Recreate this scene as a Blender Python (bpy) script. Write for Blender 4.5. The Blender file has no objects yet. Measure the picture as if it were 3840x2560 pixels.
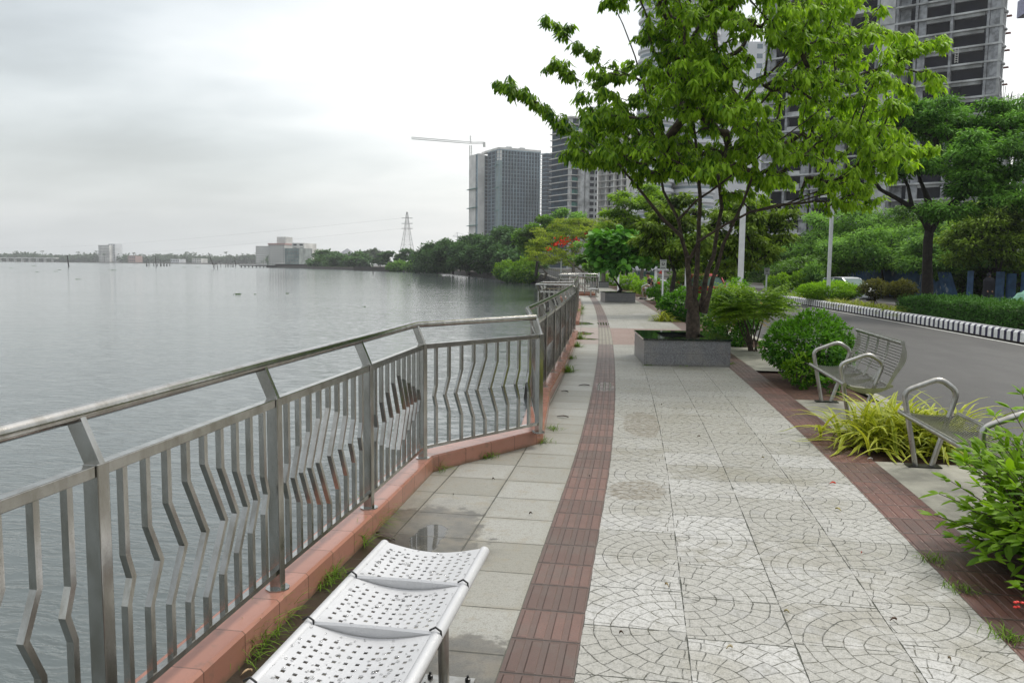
import bpy, bmesh, math, random
import numpy as np
from mathutils import Vector, Matrix
R = math.radians
random.seed(7); rng = np.random.default_rng(11)
S = bpy.context.scene
COL = S.collection

# ------------------------------------------------------------------ camera, sky, sun, exposure
F = 28/36*3840; H = 1.62
YAW, PITCH, ROLL = R(9.3), math.atan(176/1829), 0.0095
fwd = np.array([-math.sin(YAW)*math.cos(PITCH), math.cos(YAW)*math.cos(PITCH), -math.sin(PITCH)])
rgt = np.array([math.cos(YAW), math.sin(YAW), 0]); upv = np.cross(rgt, fwd)
r2 = rgt*math.cos(ROLL)+upv*math.sin(ROLL); u2 = upv*math.cos(ROLL)-rgt*math.sin(ROLL)
cam_d = bpy.data.cameras.new('camera'); cam = bpy.data.objects.new('camera', cam_d); COL.objects.link(cam)
cam_d.sensor_width = 36; cam_d.lens = 28; cam_d.clip_start = .05; cam_d.clip_end = 9000
cam.matrix_world = Matrix(((r2[0], u2[0], -fwd[0], 0), (r2[1], u2[1], -fwd[1], 0), (r2[2], u2[2], -fwd[2], H), (0, 0, 0, 1)))
S.camera = cam
S.view_settings.view_transform = 'Standard'; S.view_settings.look = 'None'
S.view_settings.exposure = 0.4; S.view_settings.gamma = 1
S.cycles.max_bounces = 6; S.cycles.transparent_max_bounces = 8; S.cycles.volume_bounces = 0
S.cycles.diffuse_bounces = 3; S.cycles.glossy_bounces = 3; S.cycles.transmission_bounces = 3
SUN_EL, SUN_AZ = R(52), R(40)          # azimuth clockwise from +Y (ahead), to the right
wo = bpy.data.worlds.new('World'); S.world = wo; wo.use_nodes = True

def at(x, y, Y):
    "point seen at photo pixel (x, y) that stands Y metres up the promenade"
    d = fwd+(x-1920)/F*r2+(1280-y)/F*u2
    return np.array([0, 0, H])+d*(Y/d[1])
def gnd(x, y, z=0):
    d = fwd+(x-1920)/F*r2+(1280-y)/F*u2
    return np.array([0, 0, H])+d*((z-H)/d[2])
def cv(Y):                              # the promenade bends to the left
    return -.0105*max(0, Y-6)**1.5
def loc(x, Y, z=0): return (x+cv(Y), Y, z)

# ------------------------------------------------------------------ node helpers
class NT:
    def __init__(s, nt): s.nt = nt
    def n(s, t, **k):
        o = s.nt.nodes.new(t)
        for a, b in k.items(): setattr(o, a, b)
        return o
    def link(s, a, b): s.nt.links.new(a, b)
    def put(s, sock, v):
        if isinstance(v, (int, float)): sock.default_value = v
        elif isinstance(v, (tuple, list)): sock.default_value = v if len(v) == len(sock.default_value) else tuple(v)+(1,)
        else: s.link(v, sock)
    def m(s, op, *a, clamp=False):
        o = s.n('ShaderNodeMath', operation=op); o.use_clamp = clamp
        for i, v in enumerate(a): s.put(o.inputs[i], v)
        return o.outputs[0]
    def mix(s, f, a, b, mode='MIX'):
        o = s.n('ShaderNodeMix', data_type='RGBA', blend_type=mode)
        s.put(o.inputs[0], f); s.put(o.inputs[6], a if not isinstance(a, (tuple, list)) else tuple(a)[:3]+(1,)); s.put(o.inputs[7], b if not isinstance(b, (tuple, list)) else tuple(b)[:3]+(1,))
        return o.outputs[2]
    def fmix(s, f, a, b):
        o = s.n('ShaderNodeMix', data_type='FLOAT'); s.put(o.inputs[0], f); s.put(o.inputs[2], a); s.put(o.inputs[3], b); return o.outputs[0]
    def ramp(s, v, lo, hi):
        o = s.n('ShaderNodeMapRange'); o.interpolation_type = 'SMOOTHSTEP'
        s.put(o.inputs[0], v); s.put(o.inputs[1], lo); s.put(o.inputs[2], hi); return o.outputs[0]
    def noise(s, vec, scale, detail=3, rough=.55, out=0, dim='3D'):
        o = s.n('ShaderNodeTexNoise', noise_dimensions=dim)
        if vec is not None: s.link(vec, o.inputs['Vector'])
        s.put(o.inputs['Scale'], scale); o.inputs['Detail'].default_value = detail; o.inputs['Roughness'].default_value = rough
        return o.outputs[out]
    def vec(s, x, y, z=0):
        o = s.n('ShaderNodeCombineXYZ'); s.put(o.inputs[0], x); s.put(o.inputs[1], y); s.put(o.inputs[2], z); return o.outputs[0]
    def sep(s, v):
        o = s.n('ShaderNodeSeparateXYZ'); s.link(v, o.inputs[0]); return o.outputs
    def white(s, v):
        o = s.n('ShaderNodeTexWhiteNoise', noise_dimensions='3D'); s.link(v, o.inputs[0]); return o.outputs[0]
    def scale(s, v, sc):
        o = s.n('ShaderNodeMapping'); s.link(v, o.inputs[0]); o.inputs['Scale'].default_value = sc; return o.outputs[0]
    def bump(s, h, strength=.3, dist=.01, normal=None):
        o = s.n('ShaderNodeBump'); s.put(o.inputs['Height'], h); s.put(o.inputs['Strength'], strength); o.inputs['Distance'].default_value = dist
        if normal is not None: s.link(normal, o.inputs['Normal'])
        return o.outputs[0]

def new_mat(name):
    m = bpy.data.materials.new(name); m.use_nodes = True
    T = NT(m.node_tree); b = m.node_tree.nodes['Principled BSDF']
    return m, T, b
def pbr(name, col, rough=.6, metal=0, noise=None, bump=0, bscale=40, spec=.5, var=.25, nscale=6):
    m, T, b = new_mat(name)
    tc = T.n('ShaderNodeTexCoord').outputs['Object']
    if var:
        f = T.noise(tc, nscale, 5, .6)
        c = T.mix(T.ramp(f, .3, .7), tuple(x*(1-var) for x in col), tuple(min(1, x*(1+var)) for x in col))
        T.put(b.inputs['Base Color'], c)
    else: T.put(b.inputs['Base Color'], tuple(col)+(1,))
    b.inputs['Roughness'].default_value = rough; b.inputs['Metallic'].default_value = metal
    b.inputs['Specular IOR Level'].default_value = spec
    if bump: T.link(T.bump(T.noise(tc, bscale, 4), bump, .01), b.inputs['Normal'])
    return m

def build_world():
    nt = wo.node_tree; T = NT(nt); bg = nt.nodes['Background']
    sky = T.n('ShaderNodeTexSky', sky_type='NISHITA'); sky.sun_disc = False
    sky.sun_elevation = SUN_EL; sky.sun_rotation = SUN_AZ; sky.air_density = 1.5; sky.dust_density = 3
    d = T.n('ShaderNodeTexCoord').outputs['Generated']
    x, y, z = T.sep(d)
    # cloud deck: project on a plane overhead so the streaks crowd together near the horizon
    k = T.m('ADD', T.m('MAXIMUM', z, 0), .16)
    cx, cy = T.m('DIVIDE', x, k), T.m('DIVIDE', y, k)
    p = T.vec(T.m('ADD', T.m('MULTIPLY', cx, .8), T.m('MULTIPLY', cy, .45)), T.m('SUBTRACT', T.m('MULTIPLY', cy, 1.1), T.m('MULTIPLY', cx, .3)), 3.7)
    w = T.noise(p, .5, 3, .5, out=1)
    pw = T.n('ShaderNodeVectorMath', operation='MULTIPLY_ADD'); T.link(w, pw.inputs[0]); pw.inputs[1].default_value = (.9, .9, .9); T.link(p, pw.inputs[2])
    n1 = T.noise(pw.outputs[0], .62, 5, .5)
    n2 = T.noise(pw.outputs[0], 1.9, 4, .5)
    # broad brightening towards the hidden sun (ahead and to the right)
    sd = (math.sin(R(6))*math.cos(R(30)), math.cos(R(6))*math.cos(R(30)), math.sin(R(30)))
    dt = T.n('ShaderNodeVectorMath', operation='DOT_PRODUCT'); T.link(d, dt.inputs[0]); dt.inputs[1].default_value = sd
    glow = T.ramp(dt.outputs['Value'], .68, .97)
    hz = T.ramp(z, .16, -.02)
    v = T.m('ADD', T.m('ADD', .385, T.m('MULTIPLY', glow, .40)), T.m('MULTIPLY', T.m('SUBTRACT', T.m('ADD', T.m('MULTIPLY', n1, .75), T.m('MULTIPLY', n2, .25)), .5), T.m('ADD', .6, T.m('MULTIPLY', T.ramp(z, .02, .25), .85))))
    low = T.ramp(z, .46, .0)
    v = T.m('ADD', v, T.m('MULTIPLY', low, .19))
    v = T.m('MINIMUM', T.m('MAXIMUM', v, .41), .95)
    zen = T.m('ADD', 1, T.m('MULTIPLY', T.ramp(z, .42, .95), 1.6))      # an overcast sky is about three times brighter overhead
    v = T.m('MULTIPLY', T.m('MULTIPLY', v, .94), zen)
    tint = T.mix(T.ramp(v, .45, .9), (.945, 1.0, 1.02), (1.0, 1.0, .99))
    cl = T.mix(1.0, tint, T.vec(v, v, v), 'MULTIPLY')
    s2 = T.mix(1.0, sky.outputs[0], (.025, .025, .025), 'MULTIPLY')
    tot = T.mix(1.0, cl, s2, 'ADD')
    below = T.ramp(z, -.12, -.02)
    tot = T.mix(below, (.25, .27, .27), tot)
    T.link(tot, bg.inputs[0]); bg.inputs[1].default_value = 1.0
build_world()
sl = bpy.data.lights.new('sun', 'SUN'); sl.energy = 1.5; sl.angle = R(14); sl.color = (1, .965, .9)
so = bpy.data.objects.new('sun', sl); COL.objects.link(so); so.rotation_euler = (math.pi/2-SUN_EL, 0, math.pi-SUN_AZ)

# ------------------------------------------------------------------ object helpers
LOC = {}
def tag(o, label=None, cat=None, group=None, kind=None):
    if label: o['label'] = label
    if cat: o['category'] = cat
    if group: o['group'] = group
    if kind: o['kind'] = kind
    return o
def thing(name, label, cat, at_=(0, 0, 0), group=None):
    o = bpy.data.objects.new(name, None); COL.objects.link(o); o.location = tuple(at_); o.empty_display_size = .2
    LOC[o.name] = np.array(at_, float)
    return tag(o, label, cat, group)
def link_mesh(name, me, mat, parent=None):
    o = bpy.data.objects.new(name, me); COL.objects.link(o)
    if mat: me.materials.append(mat)
    if parent is not None: o.parent = parent; LOC[o.name] = LOC.get(parent.name, np.zeros(3))
    return o
class MB:
    def __init__(s): s.v = []; s.f = []; s.uv = None
    def add(s, vs, fs):
        n = len(s.v); s.v += [tuple(map(float, p)) for p in vs]; s.f += [tuple(i+n for i in f) for f in fs]; return s
    def box(s, c, d, rz=0, ax=None):
        hx, hy, hz = d[0]/2, d[1]/2, d[2]/2; P = []
        for sx, sy, sz in ((-1,-1,-1),(1,-1,-1),(1,1,-1),(-1,1,-1),(-1,-1,1),(1,-1,1),(1,1,1),(-1,1,1)):
            x, y, z = sx*hx, sy*hy, sz*hz
            if ax is not None: q = ax @ np.array([x, y, z]); x, y, z = q
            elif rz: x, y = x*math.cos(rz)-y*math.sin(rz), x*math.sin(rz)+y*math.cos(rz)
            P.append((c[0]+x, c[1]+y, c[2]+z))
        return s.add(P, [(0,3,2,1),(4,5,6,7),(0,1,5,4),(1,2,6,5),(2,3,7,6),(3,0,4,7)])
    def bar(s, p, q, w, h, up=(0, 0, 1)):
        p, q = np.array(p, float), np.array(q, float); L = np.linalg.norm(q-p); a = (q-p)/L
        b = np.cross(up, a); nb = np.linalg.norm(b)
        b = np.array([1., 0, 0]) if nb < 1e-4 else b/nb
        c = np.cross(a, b)
        return s.box((p+q)/2, (L, w, h), ax=np.stack([a, b, c], 1))
    def tube(s, pts, r, n=8, cap=True):
        pts = [np.array(p, float) for p in pts]; m = len(pts)
        r = [r]*m if isinstance(r, (int, float)) else list(r)
        T0 = pts[1]-pts[0]; T0 /= np.linalg.norm(T0)
        u = np.cross(T0, (0, 0, 1)); u = np.array([1., 0, 0]) if np.linalg.norm(u) < .05 else u/np.linalg.norm(u)
        vs = []; fs = []
        for i in range(m):
            t = pts[min(i+1, m-1)]-pts[max(i-1, 0)]; t /= (np.linalg.norm(t)+1e-9)
            u = u-t*(u@t); u /= (np.linalg.norm(u)+1e-9); w = np.cross(t, u)
            k = 1.0
            if 0 < i < m-1:
                a = pts[i]-pts[i-1]; a /= (np.linalg.norm(a)+1e-9); k = 1/max(.6, abs(a@t))
            for j in range(n):
                an = 2*math.pi*j/n; vs.append(pts[i]+(u*math.cos(an)*k+w*math.sin(an))*r[i])
        for i in range(m-1):
            for j in range(n):
                fs.append((i*n+j, i*n+(j+1) % n, (i+1)*n+(j+1) % n, (i+1)*n+j))
        if cap: fs.append(tuple(range(n-1, -1, -1))); fs.append(tuple((m-1)*n+j for j in range(n)))
        return s.add(vs, fs)
    def ball(s, c, r, n=8, m=6):
        r = (r, r, r) if isinstance(r, (int, float)) else r; vs = []; fs = []
        for i in range(m+1):
            a = math.pi*i/m
            for j in range(n):
                b = 2*math.pi*j/n; vs.append((c[0]+r[0]*math.sin(a)*math.cos(b), c[1]+r[1]*math.sin(a)*math.sin(b), c[2]+r[2]*math.cos(a)))
        for i in range(m):
            for j in range(n): fs.append((i*n+j, (i+1)*n+j, (i+1)*n+(j+1) % n, i*n+(j+1) % n))
        return s.add(vs, fs)
    def lathe(s, c, prof, n=16, sx=1, sy=1):
        vs = []; fs = []; m = len(prof)
        for r, z in prof:
            for j in range(n):
                b = 2*math.pi*j/n; vs.append((c[0]+r*sx*math.cos(b), c[1]+r*sy*math.sin(b), c[2]+z))
        for i in range(m-1):
            for j in range(n): fs.append((i*n+j, i*n+(j+1) % n, (i+1)*n+(j+1) % n, (i+1)*n+j))
        fs.append(tuple(range(n-1, -1, -1))); fs.append(tuple((m-1)*n+j for j in range(n)))
        return s.add(vs, fs)
    def build(s, name, mat, parent=None, smooth=None, bevel=0, world=True):
        me = bpy.data.meshes.new(name)
        off = LOC.get(parent.name, np.zeros(3)) if (parent is not None and world) else np.zeros(3)
        me.from_pydata([(a-off[0], b-off[1], c-off[2]) for a, b, c in s.v], [], s.f)
        if s.uv is not None:
            l = me.uv_layers.new(name='UVMap')
            vi = np.zeros(len(me.loops), int); me.loops.foreach_get('vertex_index', vi)
            l.data.foreach_set('uv', np.array(s.uv, float)[vi].ravel())
        if smooth:
            me.polygons.foreach_set('use_smooth', [True]*len(me.polygons)); me.set_sharp_from_angle(angle=R(smooth))
        o = link_mesh(name, me, mat, parent)
        if bevel:
            bm = o.modifiers.new('bevel', 'BEVEL'); bm.width = bevel; bm.segments = 2; bm.limit_method = 'ANGLE'
        return o
def structure(o): o['kind'] = 'structure'; return o

def strip(name, xl, xr, Y0, Y1, z, mat, step=.5, curve=True, nx=1, uvoff=0):
    b = MB(); b.uv = []; n = max(1, int((Y1-Y0)/step)); c = cv if curve else (lambda Y: 0)
    for i in range(n+1):
        Y = Y0+(Y1-Y0)*i/n
        for j in range(nx+1):
            l = xl(Y) if callable(xl) else xl+c(Y); r = xr(Y) if callable(xr) else xr+c(Y)
            x = l+(r-l)*j/nx
            b.v.append((x, Y, z)); b.uv.append((x-c(Y), Y))
    for i in range(n):
        for j in range(nx):
            a = i*(nx+1)+j; b.f.append((a, a+1, a+nx+2, a+nx+1))
    return structure(b.build(name, mat))

# ------------------------------------------------------------------ paving materials
def uvx(T):
    uv = T.n('ShaderNodeUVMap').outputs[0]; s = T.sep(uv); return uv, s[0], s[1]
def ellipse_mask(T, u, v, lst, nz):
    out = None
    for (cx, cy, rx, ry) in lst:
        a = T.m('DIVIDE', T.m('SUBTRACT', u, cx), rx); b = T.m('DIVIDE', T.m('SUBTRACT', v, cy), ry)
        d = T.m('SQRT', T.m('ADD', T.m('MULTIPLY', a, a), T.m('MULTIPLY', b, b)))
        d = T.m('ADD', d, T.m('MULTIPLY', T.m('SUBTRACT', nz, .5), 1.1))
        e = T.ramp(d, 1.02, .9)
        out = e if out is None else T.m('MAXIMUM', out, e)
    return out
def mat_fan():
    m, T, b = new_mat('fan_pattern_concrete')
    uv, u0, v0 = uvx(T)
    wn = T.noise(uv, 9, 2, .5, out=1); ws = T.sep(wn)
    u = T.m('ADD', u0, T.m('MULTIPLY', T.m('SUBTRACT', ws[0], .5), .028)); v = T.m('ADD', v0, T.m('MULTIPLY', T.m('SUBTRACT', ws[1], .5), .028))
    W = .4575; A = T.m('DIVIDE', T.m('ADD', u0, .23), W); col = T.m('FLOOR', A); fu = T.m('SUBTRACT', T.m('DIVIDE', T.m('ADD', u, .23), W), col)
    fj = T.m('SUBTRACT', A, col)
    side = T.m('FLOORED_MODULO', col, 2); hc = T.white(T.vec(col, 3.3, 1.7))
    dx = T.m('MULTIPLY', T.m('SUBTRACT', fu, T.m('SUBTRACT', 1, side)), W)
    vo = T.m('ADD', T.m('MULTIPLY', side, .445), T.m('MULTIPLY', hc, .16))
    q = T.m('DIVIDE', T.m('ADD', v, vo), .89); dy = T.m('MULTIPLY', T.m('SUBTRACT', q, T.m('ROUND', q)), .89)
    cid = T.m('ROUND', q)
    r = T.m('SQRT', T.m('ADD', T.m('MULTIPLY', dx, dx), T.m('MULTIPLY', dy, dy)))
    ring = T.m('DIVIDE', r, .083); ri = T.m('FLOOR', ring); fr = T.m('SUBTRACT', ring, ri)
    dl = T.m('MULTIPLY', T.m('MINIMUM', fr, T.m('SUBTRACT', 1, fr)), .083)
    ang = T.m('ARCTAN2', dy, T.m('ABSOLUTE', dx))
    nd = T.m('ROUND', T.m('MULTIPLY', T.m('ADD', ri, .5), 3.0)); h2 = T.white(T.vec(ri, cid, col))
    s_ = T.m('ADD', T.m('MULTIPLY', T.m('DIVIDE', ang, math.pi), nd), h2); si = T.m('FLOOR', s_); fs = T.m('SUBTRACT', s_, si)
    da = T.m('MULTIPLY', T.m('MINIMUM', fs, T.m('SUBTRACT', 1, fs)), .087)
    dmin = T.m('MINIMUM', dl, da)
    fine = T.noise(uv, 45, 3, .6); big = T.noise(uv, 1.3, 5, .6); med = T.noise(uv, 7, 4, .6)
    wd = T.fmix(med, -.0004, .0036)
    groove = T.ramp(T.m('ADD', dmin, T.m('MULTIPLY', T.m('SUBTRACT', fine, .5), .006)), T.m('ADD', wd, .0012), wd)
    # joints between slabs
    rj = T.m('DIVIDE', T.m('ADD', v0, T.m('MULTIPLY', hc, .16)), .445); rji = T.m('FLOOR', rj); frj = T.m('SUBTRACT', rj, rji)
    jr = T.m('MULTIPLY', T.m('MINIMUM', frj, T.m('SUBTRACT', 1, frj)), .445)
    jc = T.m('MULTIPLY', T.m('MINIMUM', fj, T.m('SUBTRACT', 1, fj)), W)
    gr0 = T.noise(uv, 16, 4, .7)
    jw = T.m('ADD', -.0004, T.m('MULTIPLY', T.m('SUBTRACT', med, .5), .018))
    joint = T.m('MAXIMUM', T.ramp(T.m('ADD', jc, T.m('MULTIPLY', T.m('SUBTRACT', fine, .5), .006)), T.m('ADD', jw, .0035), jw), T.m('MULTIPLY', T.ramp(T.m('ADD', jr, T.m('MULTIPLY', T.m('SUBTRACT', gr0, .5), .012)), .0045, .001), T.ramp(med, .35, .5)))
    slab = T.white(T.vec(col, rji, 5.5)); stone = T.white(T.vec(T.m('ADD', ri, T.m('MULTIPLY', col, 17)), cid, si))
    base = T.mix(T.ramp(T.m('ADD', T.m('MULTIPLY', slab, .4), T.m('MULTIPLY', big, .6)), .25, .75), (.35, .34, .305), (.50, .495, .475))
    base = T.mix(T.m('MULTIPLY', T.ramp(T.noise(uv, .9, 4, .65), .5, .68), .6), base, (.22, .20, .14)); base = T.mix(T.m('MULTIPLY', T.ramp(T.m('ADD', slab, T.m('MULTIPLY', T.m('SUBTRACT', med, .5), .5)), .78, 1.0), .55), base, (.19, .17, .115))
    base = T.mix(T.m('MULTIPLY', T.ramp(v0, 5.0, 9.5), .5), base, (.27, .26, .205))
    base = T.mix(T.ramp(stone, .8, 1.0), base, T.mix(.3, base, (.3, .3, .3)))
    base = T.mix(T.m('MULTIPLY', T.ramp(fine, .48, .62), .42), base, (.17, .17, .15))
    sp = T.noise(uv, 120, 3, .7); base = T.mix(T.m('MULTIPLY', T.ramp(sp, .54, .66), .55), base, (.15, .15, .14)); base = T.mix(T.m('MULTIPLY', T.ramp(sp, .42, .34), .5), base, (.56, .56, .54))
    gr = T.noise(uv, 22, 5, .7); base = T.mix(T.m('MULTIPLY', T.ramp(gr, .52, .68), .5), base, (.19, .185, .15)); sc = T.noise(T.scale(uv, (1, .35, 1)), 30, 3, .7); base = T.mix(T.m('MULTIPLY', T.ramp(sc, .62, .7), .5), base, (.08, .08, .07))
    band = T.m('MULTIPLY', T.m('MULTIPLY', T.m('GREATER_THAN', v0, 16.5), T.m('LESS_THAN', v0, 20.9)), 1)
    base = T.mix(T.m('MULTIPLY', band, .8), base, (.25, .15, .12))
    gcol = T.mix(T.ramp(big, .4, .7), (.07, .07, .06), (.11, .10, .06))
    c = T.mix(T.m('MULTIPLY', groove, T.fmix(T.ramp(gr, .38, .58), .25, 1.0)), base, gcol)
    c = T.mix(T.m('MULTIPLY', joint, .95), c, (.035, .04, .025))
    # brown stain near the grey strip
    stn = ellipse_mask(T, u0, v0, [(0.0, 5.75, .22, .28), (.05, 8.2, .2, .7)], T.noise(uv, 3.5, 6, .7))
    c = T.mix(T.m('MULTIPLY', stn, T.m('MULTIPLY', T.ramp(gr, .3, .6), .6)), c, (.15, .12, .075))
    T.link(c, b.inputs['Base Color'])
    T.put(b.inputs['Roughness'], T.fmix(big, .62, .4)); b.inputs['Specular IOR Level'].default_value = .35
    hgt = T.m('SUBTRACT', T.m('MULTIPLY', fine, .35), T.m('MAXIMUM', groove, joint))
    T.link(T.bump(hgt, 1.0, .008), b.inputs['Normal'])
    return m
PUD = [(-1.22, 4.42, .10, .30), (-.95, 19.0, .3, .5), (-1.2, 22.3, .62, .65), (-.36, 22.4, .2, .6), (-.37, 10.7, .13, .42), (-.9, 17.6, .35, .25)]
def mat_slab():
    m, T, b = new_mat('grey_slab_concrete')
    uv, u, v = uvx(T)
    A = T.m('DIVIDE', T.m('ADD', u, .53), .452); ci = T.m('FLOOR', A); fa = T.m('SUBTRACT', A, ci)
    B = T.m('DIVIDE', T.m('ADD', v, T.m('MULTIPLY', ci, .02)), .445); cj = T.m('FLOOR', B); fb = T.m('SUBTRACT', B, cj)
    med = T.noise(uv, 8, 5, .6); big = T.noise(uv, 1.7, 5, .62); fine = T.noise(uv, 120, 3, .6)
    ja = T.m('MULTIPLY', T.m('MINIMUM', fa, T.m('SUBTRACT', 1, fa)), .45); jb = T.m('MULTIPLY', T.m('MINIMUM', fb, T.m('SUBTRACT', 1, fb)), .45)
    jd = T.m('ADD', T.m('MINIMUM', ja, jb), T.m('MULTIPLY', T.m('SUBTRACT', med, .5), .008))
    joint = T.ramp(jd, .0065, .002)
    h = T.white(T.vec(ci, cj, 2))
    base = T.mix(T.ramp(T.m('ADD', T.m('MULTIPLY', h, .5), T.m('MULTIPLY', big, .5)), .2, .8), (.25, .24, .20), (.35, .345, .31))
    base = T.mix(T.m('MULTIPLY', T.ramp(fine, .45, .65), .5), base, (.15, .15, .13)); f3 = T.noise(uv, 35, 4, .7); base = T.mix(T.m('MULTIPLY', T.ramp(f3, .5, .66), .4), base, (.15, .14, .11))
    base = T.mix(T.m('MULTIPLY', T.ramp(med, .52, .72), .45), base, (.24, .2, .13))
    edge = T.ramp(jd, .06, .0); base = T.mix(T.m('MULTIPLY', edge, T.m('MULTIPLY', T.ramp(big, .4, .6), .5)), base, (.2, .18, .13))
    # wet, dirty slabs round the steel seat
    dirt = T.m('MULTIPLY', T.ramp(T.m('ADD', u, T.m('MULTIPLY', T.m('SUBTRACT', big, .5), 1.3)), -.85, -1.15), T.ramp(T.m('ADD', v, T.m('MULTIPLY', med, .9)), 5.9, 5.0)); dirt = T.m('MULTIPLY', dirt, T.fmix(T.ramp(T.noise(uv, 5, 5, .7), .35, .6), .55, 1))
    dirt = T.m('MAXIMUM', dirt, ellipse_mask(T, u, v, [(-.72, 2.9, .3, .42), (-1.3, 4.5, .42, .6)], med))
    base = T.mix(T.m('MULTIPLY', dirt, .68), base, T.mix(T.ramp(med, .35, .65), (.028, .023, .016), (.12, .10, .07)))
    soil = T.m('MULTIPLY', T.ramp(T.m('ADD', u, T.m('MULTIPLY', T.m('SUBTRACT', med, .5), .25)), -1.18, -1.3), T.ramp(v, 4.75, 4.2))
    base = T.mix(soil, base, T.mix(fine, (.012, .009, .006), (.05, .038, .024)))
    band = T.m('MULTIPLY', T.m('GREATER_THAN', v, 16.5), T.m('LESS_THAN', v, 20.9))
    base = T.mix(T.m('MULTIPLY', band, .6), base, (.27, .18, .15))
    c = T.mix(joint, base, (.05, .05, .035))
    pud = ellipse_mask(T, u, v, PUD, T.noise(uv, 4, 3, .5)); pud = T.m('MULTIPLY', pud, T.m('SUBTRACT', 1, T.m('MULTIPLY', joint, .6)))
    c = T.mix(T.m('MULTIPLY', pud, .7), c, (.05, .05, .045))
    T.link(c, b.inputs['Base Color'])
    T.put(b.inputs['Roughness'], T.fmix(pud, T.fmix(T.m('MAXIMUM', dirt, 0), T.fmix(big, .6, .35), .33), .03))
    hh = T.m('MULTIPLY', T.m('SUBTRACT', T.m('MULTIPLY', fine, .3), joint), T.m('SUBTRACT', 1, pud))
    T.link(T.bump(hh, .6, .004), b.inputs['Normal'])
    return m
def mat_tactile(dark=False):
    m, T, b = new_mat('red_edge_paver' if dark else 'tactile_paver')
    uv, u, v = uvx(T)
    if dark: W, x0, nb, L = .37, 1.6, 5, .3
    else: W, x0, nb, L = .30, -.53, 4, .3
    fu = T.m('DIVIDE', T.m('SUBTRACT', u, x0), W); rv = T.m('DIVIDE', v, L); cj = T.m('FLOOR', rv); fv = T.m('SUBTRACT', rv, cj)
    bb = T.m('MULTIPLY', fu, nb); fb = T.m('SUBTRACT', bb, T.m('FLOOR', bb))
    med = T.noise(uv, 9, 5, .6); fine = T.noise(uv, 110, 3, .6); h = T.white(T.vec(cj, 1, 4))
    jv = T.m('MULTIPLY', T.m('MINIMUM', fv, T.m('SUBTRACT', 1, fv)), L)
    joint = T.ramp(T.m('ADD', jv, T.m('MULTIPLY', T.m('SUBTRACT', med, .5), .006)), .006, .002)
    bar = T.m('MULTIPLY', T.m('MULTIPLY', T.ramp(fb, .18 if dark else .22, .32), T.ramp(fb, .92, .82)), T.ramp(jv, .008, .02))
    a, c2 = ((.08, .034, .025), (.14, .052, .038)) if dark else ((.105, .06, .047), (.17, .09, .07))
    base = T.mix(T.ramp(T.m('ADD', T.m('MULTIPLY', h, .6), T.m('MULTIPLY', med, .4)), .2, .8), a, c2)
    base = T.mix(T.m('MULTIPLY', T.ramp(T.m('ADD', cj, 0), 24, 55), .6), base, (.14, .105, .09))
    if not dark:
        band = T.m('MULTIPLY', T.m('GREATER_THAN', v, 16.5), T.m('LESS_THAN', v, 20.9)); base = T.mix(band, base, (.25, .23, .17))
    base = T.mix(T.m('MULTIPLY', T.ramp(fine, .48, .66), .45), base, (.06, .048, .04)); gq = T.noise(uv, 3, 5, .7); base = T.mix(T.m('MULTIPLY', T.ramp(gq, .48, .66), .5), base, (.11, .09, .075) if not dark else (.035, .025, .022))
    base = T.mix(T.m('MULTIPLY', T.m('SUBTRACT', 1, bar), .45 if not dark else .25), base, (.085, .06, .05) if not dark else (.07, .04, .035))
    if dark: # pale worn scratches along the ridges
        ln = T.m('MULTIPLY', T.ramp(T.m('ABSOLUTE', T.m('SUBTRACT', fb, .12)), .06, .02), T.ramp(med, .5, .6)); base = T.mix(T.m('MULTIPLY', ln, .5), base, (.4, .26, .22))
    c = T.mix(T.m('MULTIPLY', joint, .9), base, (.03, .026, .02))
    pud = ellipse_mask(T, u, v, PUD, T.noise(uv, 4, 3, .5)); pud = T.m('MULTIPLY', pud, T.m('SUBTRACT', 1, T.m('MULTIPLY', bar, .55)))
    c = T.mix(T.m('MULTIPLY', pud, .6), c, (.05, .04, .035))
    T.link(c, b.inputs['Base Color']); T.put(b.inputs['Roughness'], T.fmix(pud, T.fmix(med, .62, .38), .04))
    T.link(T.bump(T.m('SUBTRACT', T.m('ADD', bar, T.m('MULTIPLY', fine, .12)), joint), .9, .006), b.inputs['Normal'])
    return m
def mat_salmon():
    m, T, b = new_mat('salmon_tile')
    uv, u, v = uvx(T); tc = T.n('ShaderNodeTexCoord').outputs['Object']
    r = T.m('DIVIDE', v, .31); cj = T.m('FLOOR', r); f = T.m('SUBTRACT', r, cj); j = T.m('MULTIPLY', T.m('MINIMUM', f, T.m('SUBTRACT', 1, f)), .31)
    n = T.noise(tc, 9, 5, .65); fine = T.noise(tc, 90, 3, .6); h = T.white(T.vec(cj, 2, 7))
    base = T.mix(T.m('ADD', T.m('MULTIPLY', h, .5), T.m('MULTIPLY', n, .5)), (.27, .115, .075), (.41, .195, .14))
    base = T.mix(T.m('MULTIPLY', T.ramp(n, .52, .7), .55), base, (.17, .10, .07))
    z = T.sep(tc)[2]; base = T.mix(T.m('MULTIPLY', T.ramp(T.m('ADD', z, T.m('MULTIPLY', n, .07)), .075, .03), .7), base, (.12, .09, .05))
    joint = T.ramp(j, .004, .0015); c = T.mix(T.m('MULTIPLY', joint, .8), base, (.1, .05, .035))
    T.link(c, b.inputs['Base Color']); T.put(b.inputs['Roughness'], T.fmix(n, .3, .16)); T.link(T.bump(T.m('SUBTRACT', T.m('MULTIPLY', fine, .1), joint), .4, .003), b.inputs['Normal'])
    return m
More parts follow.
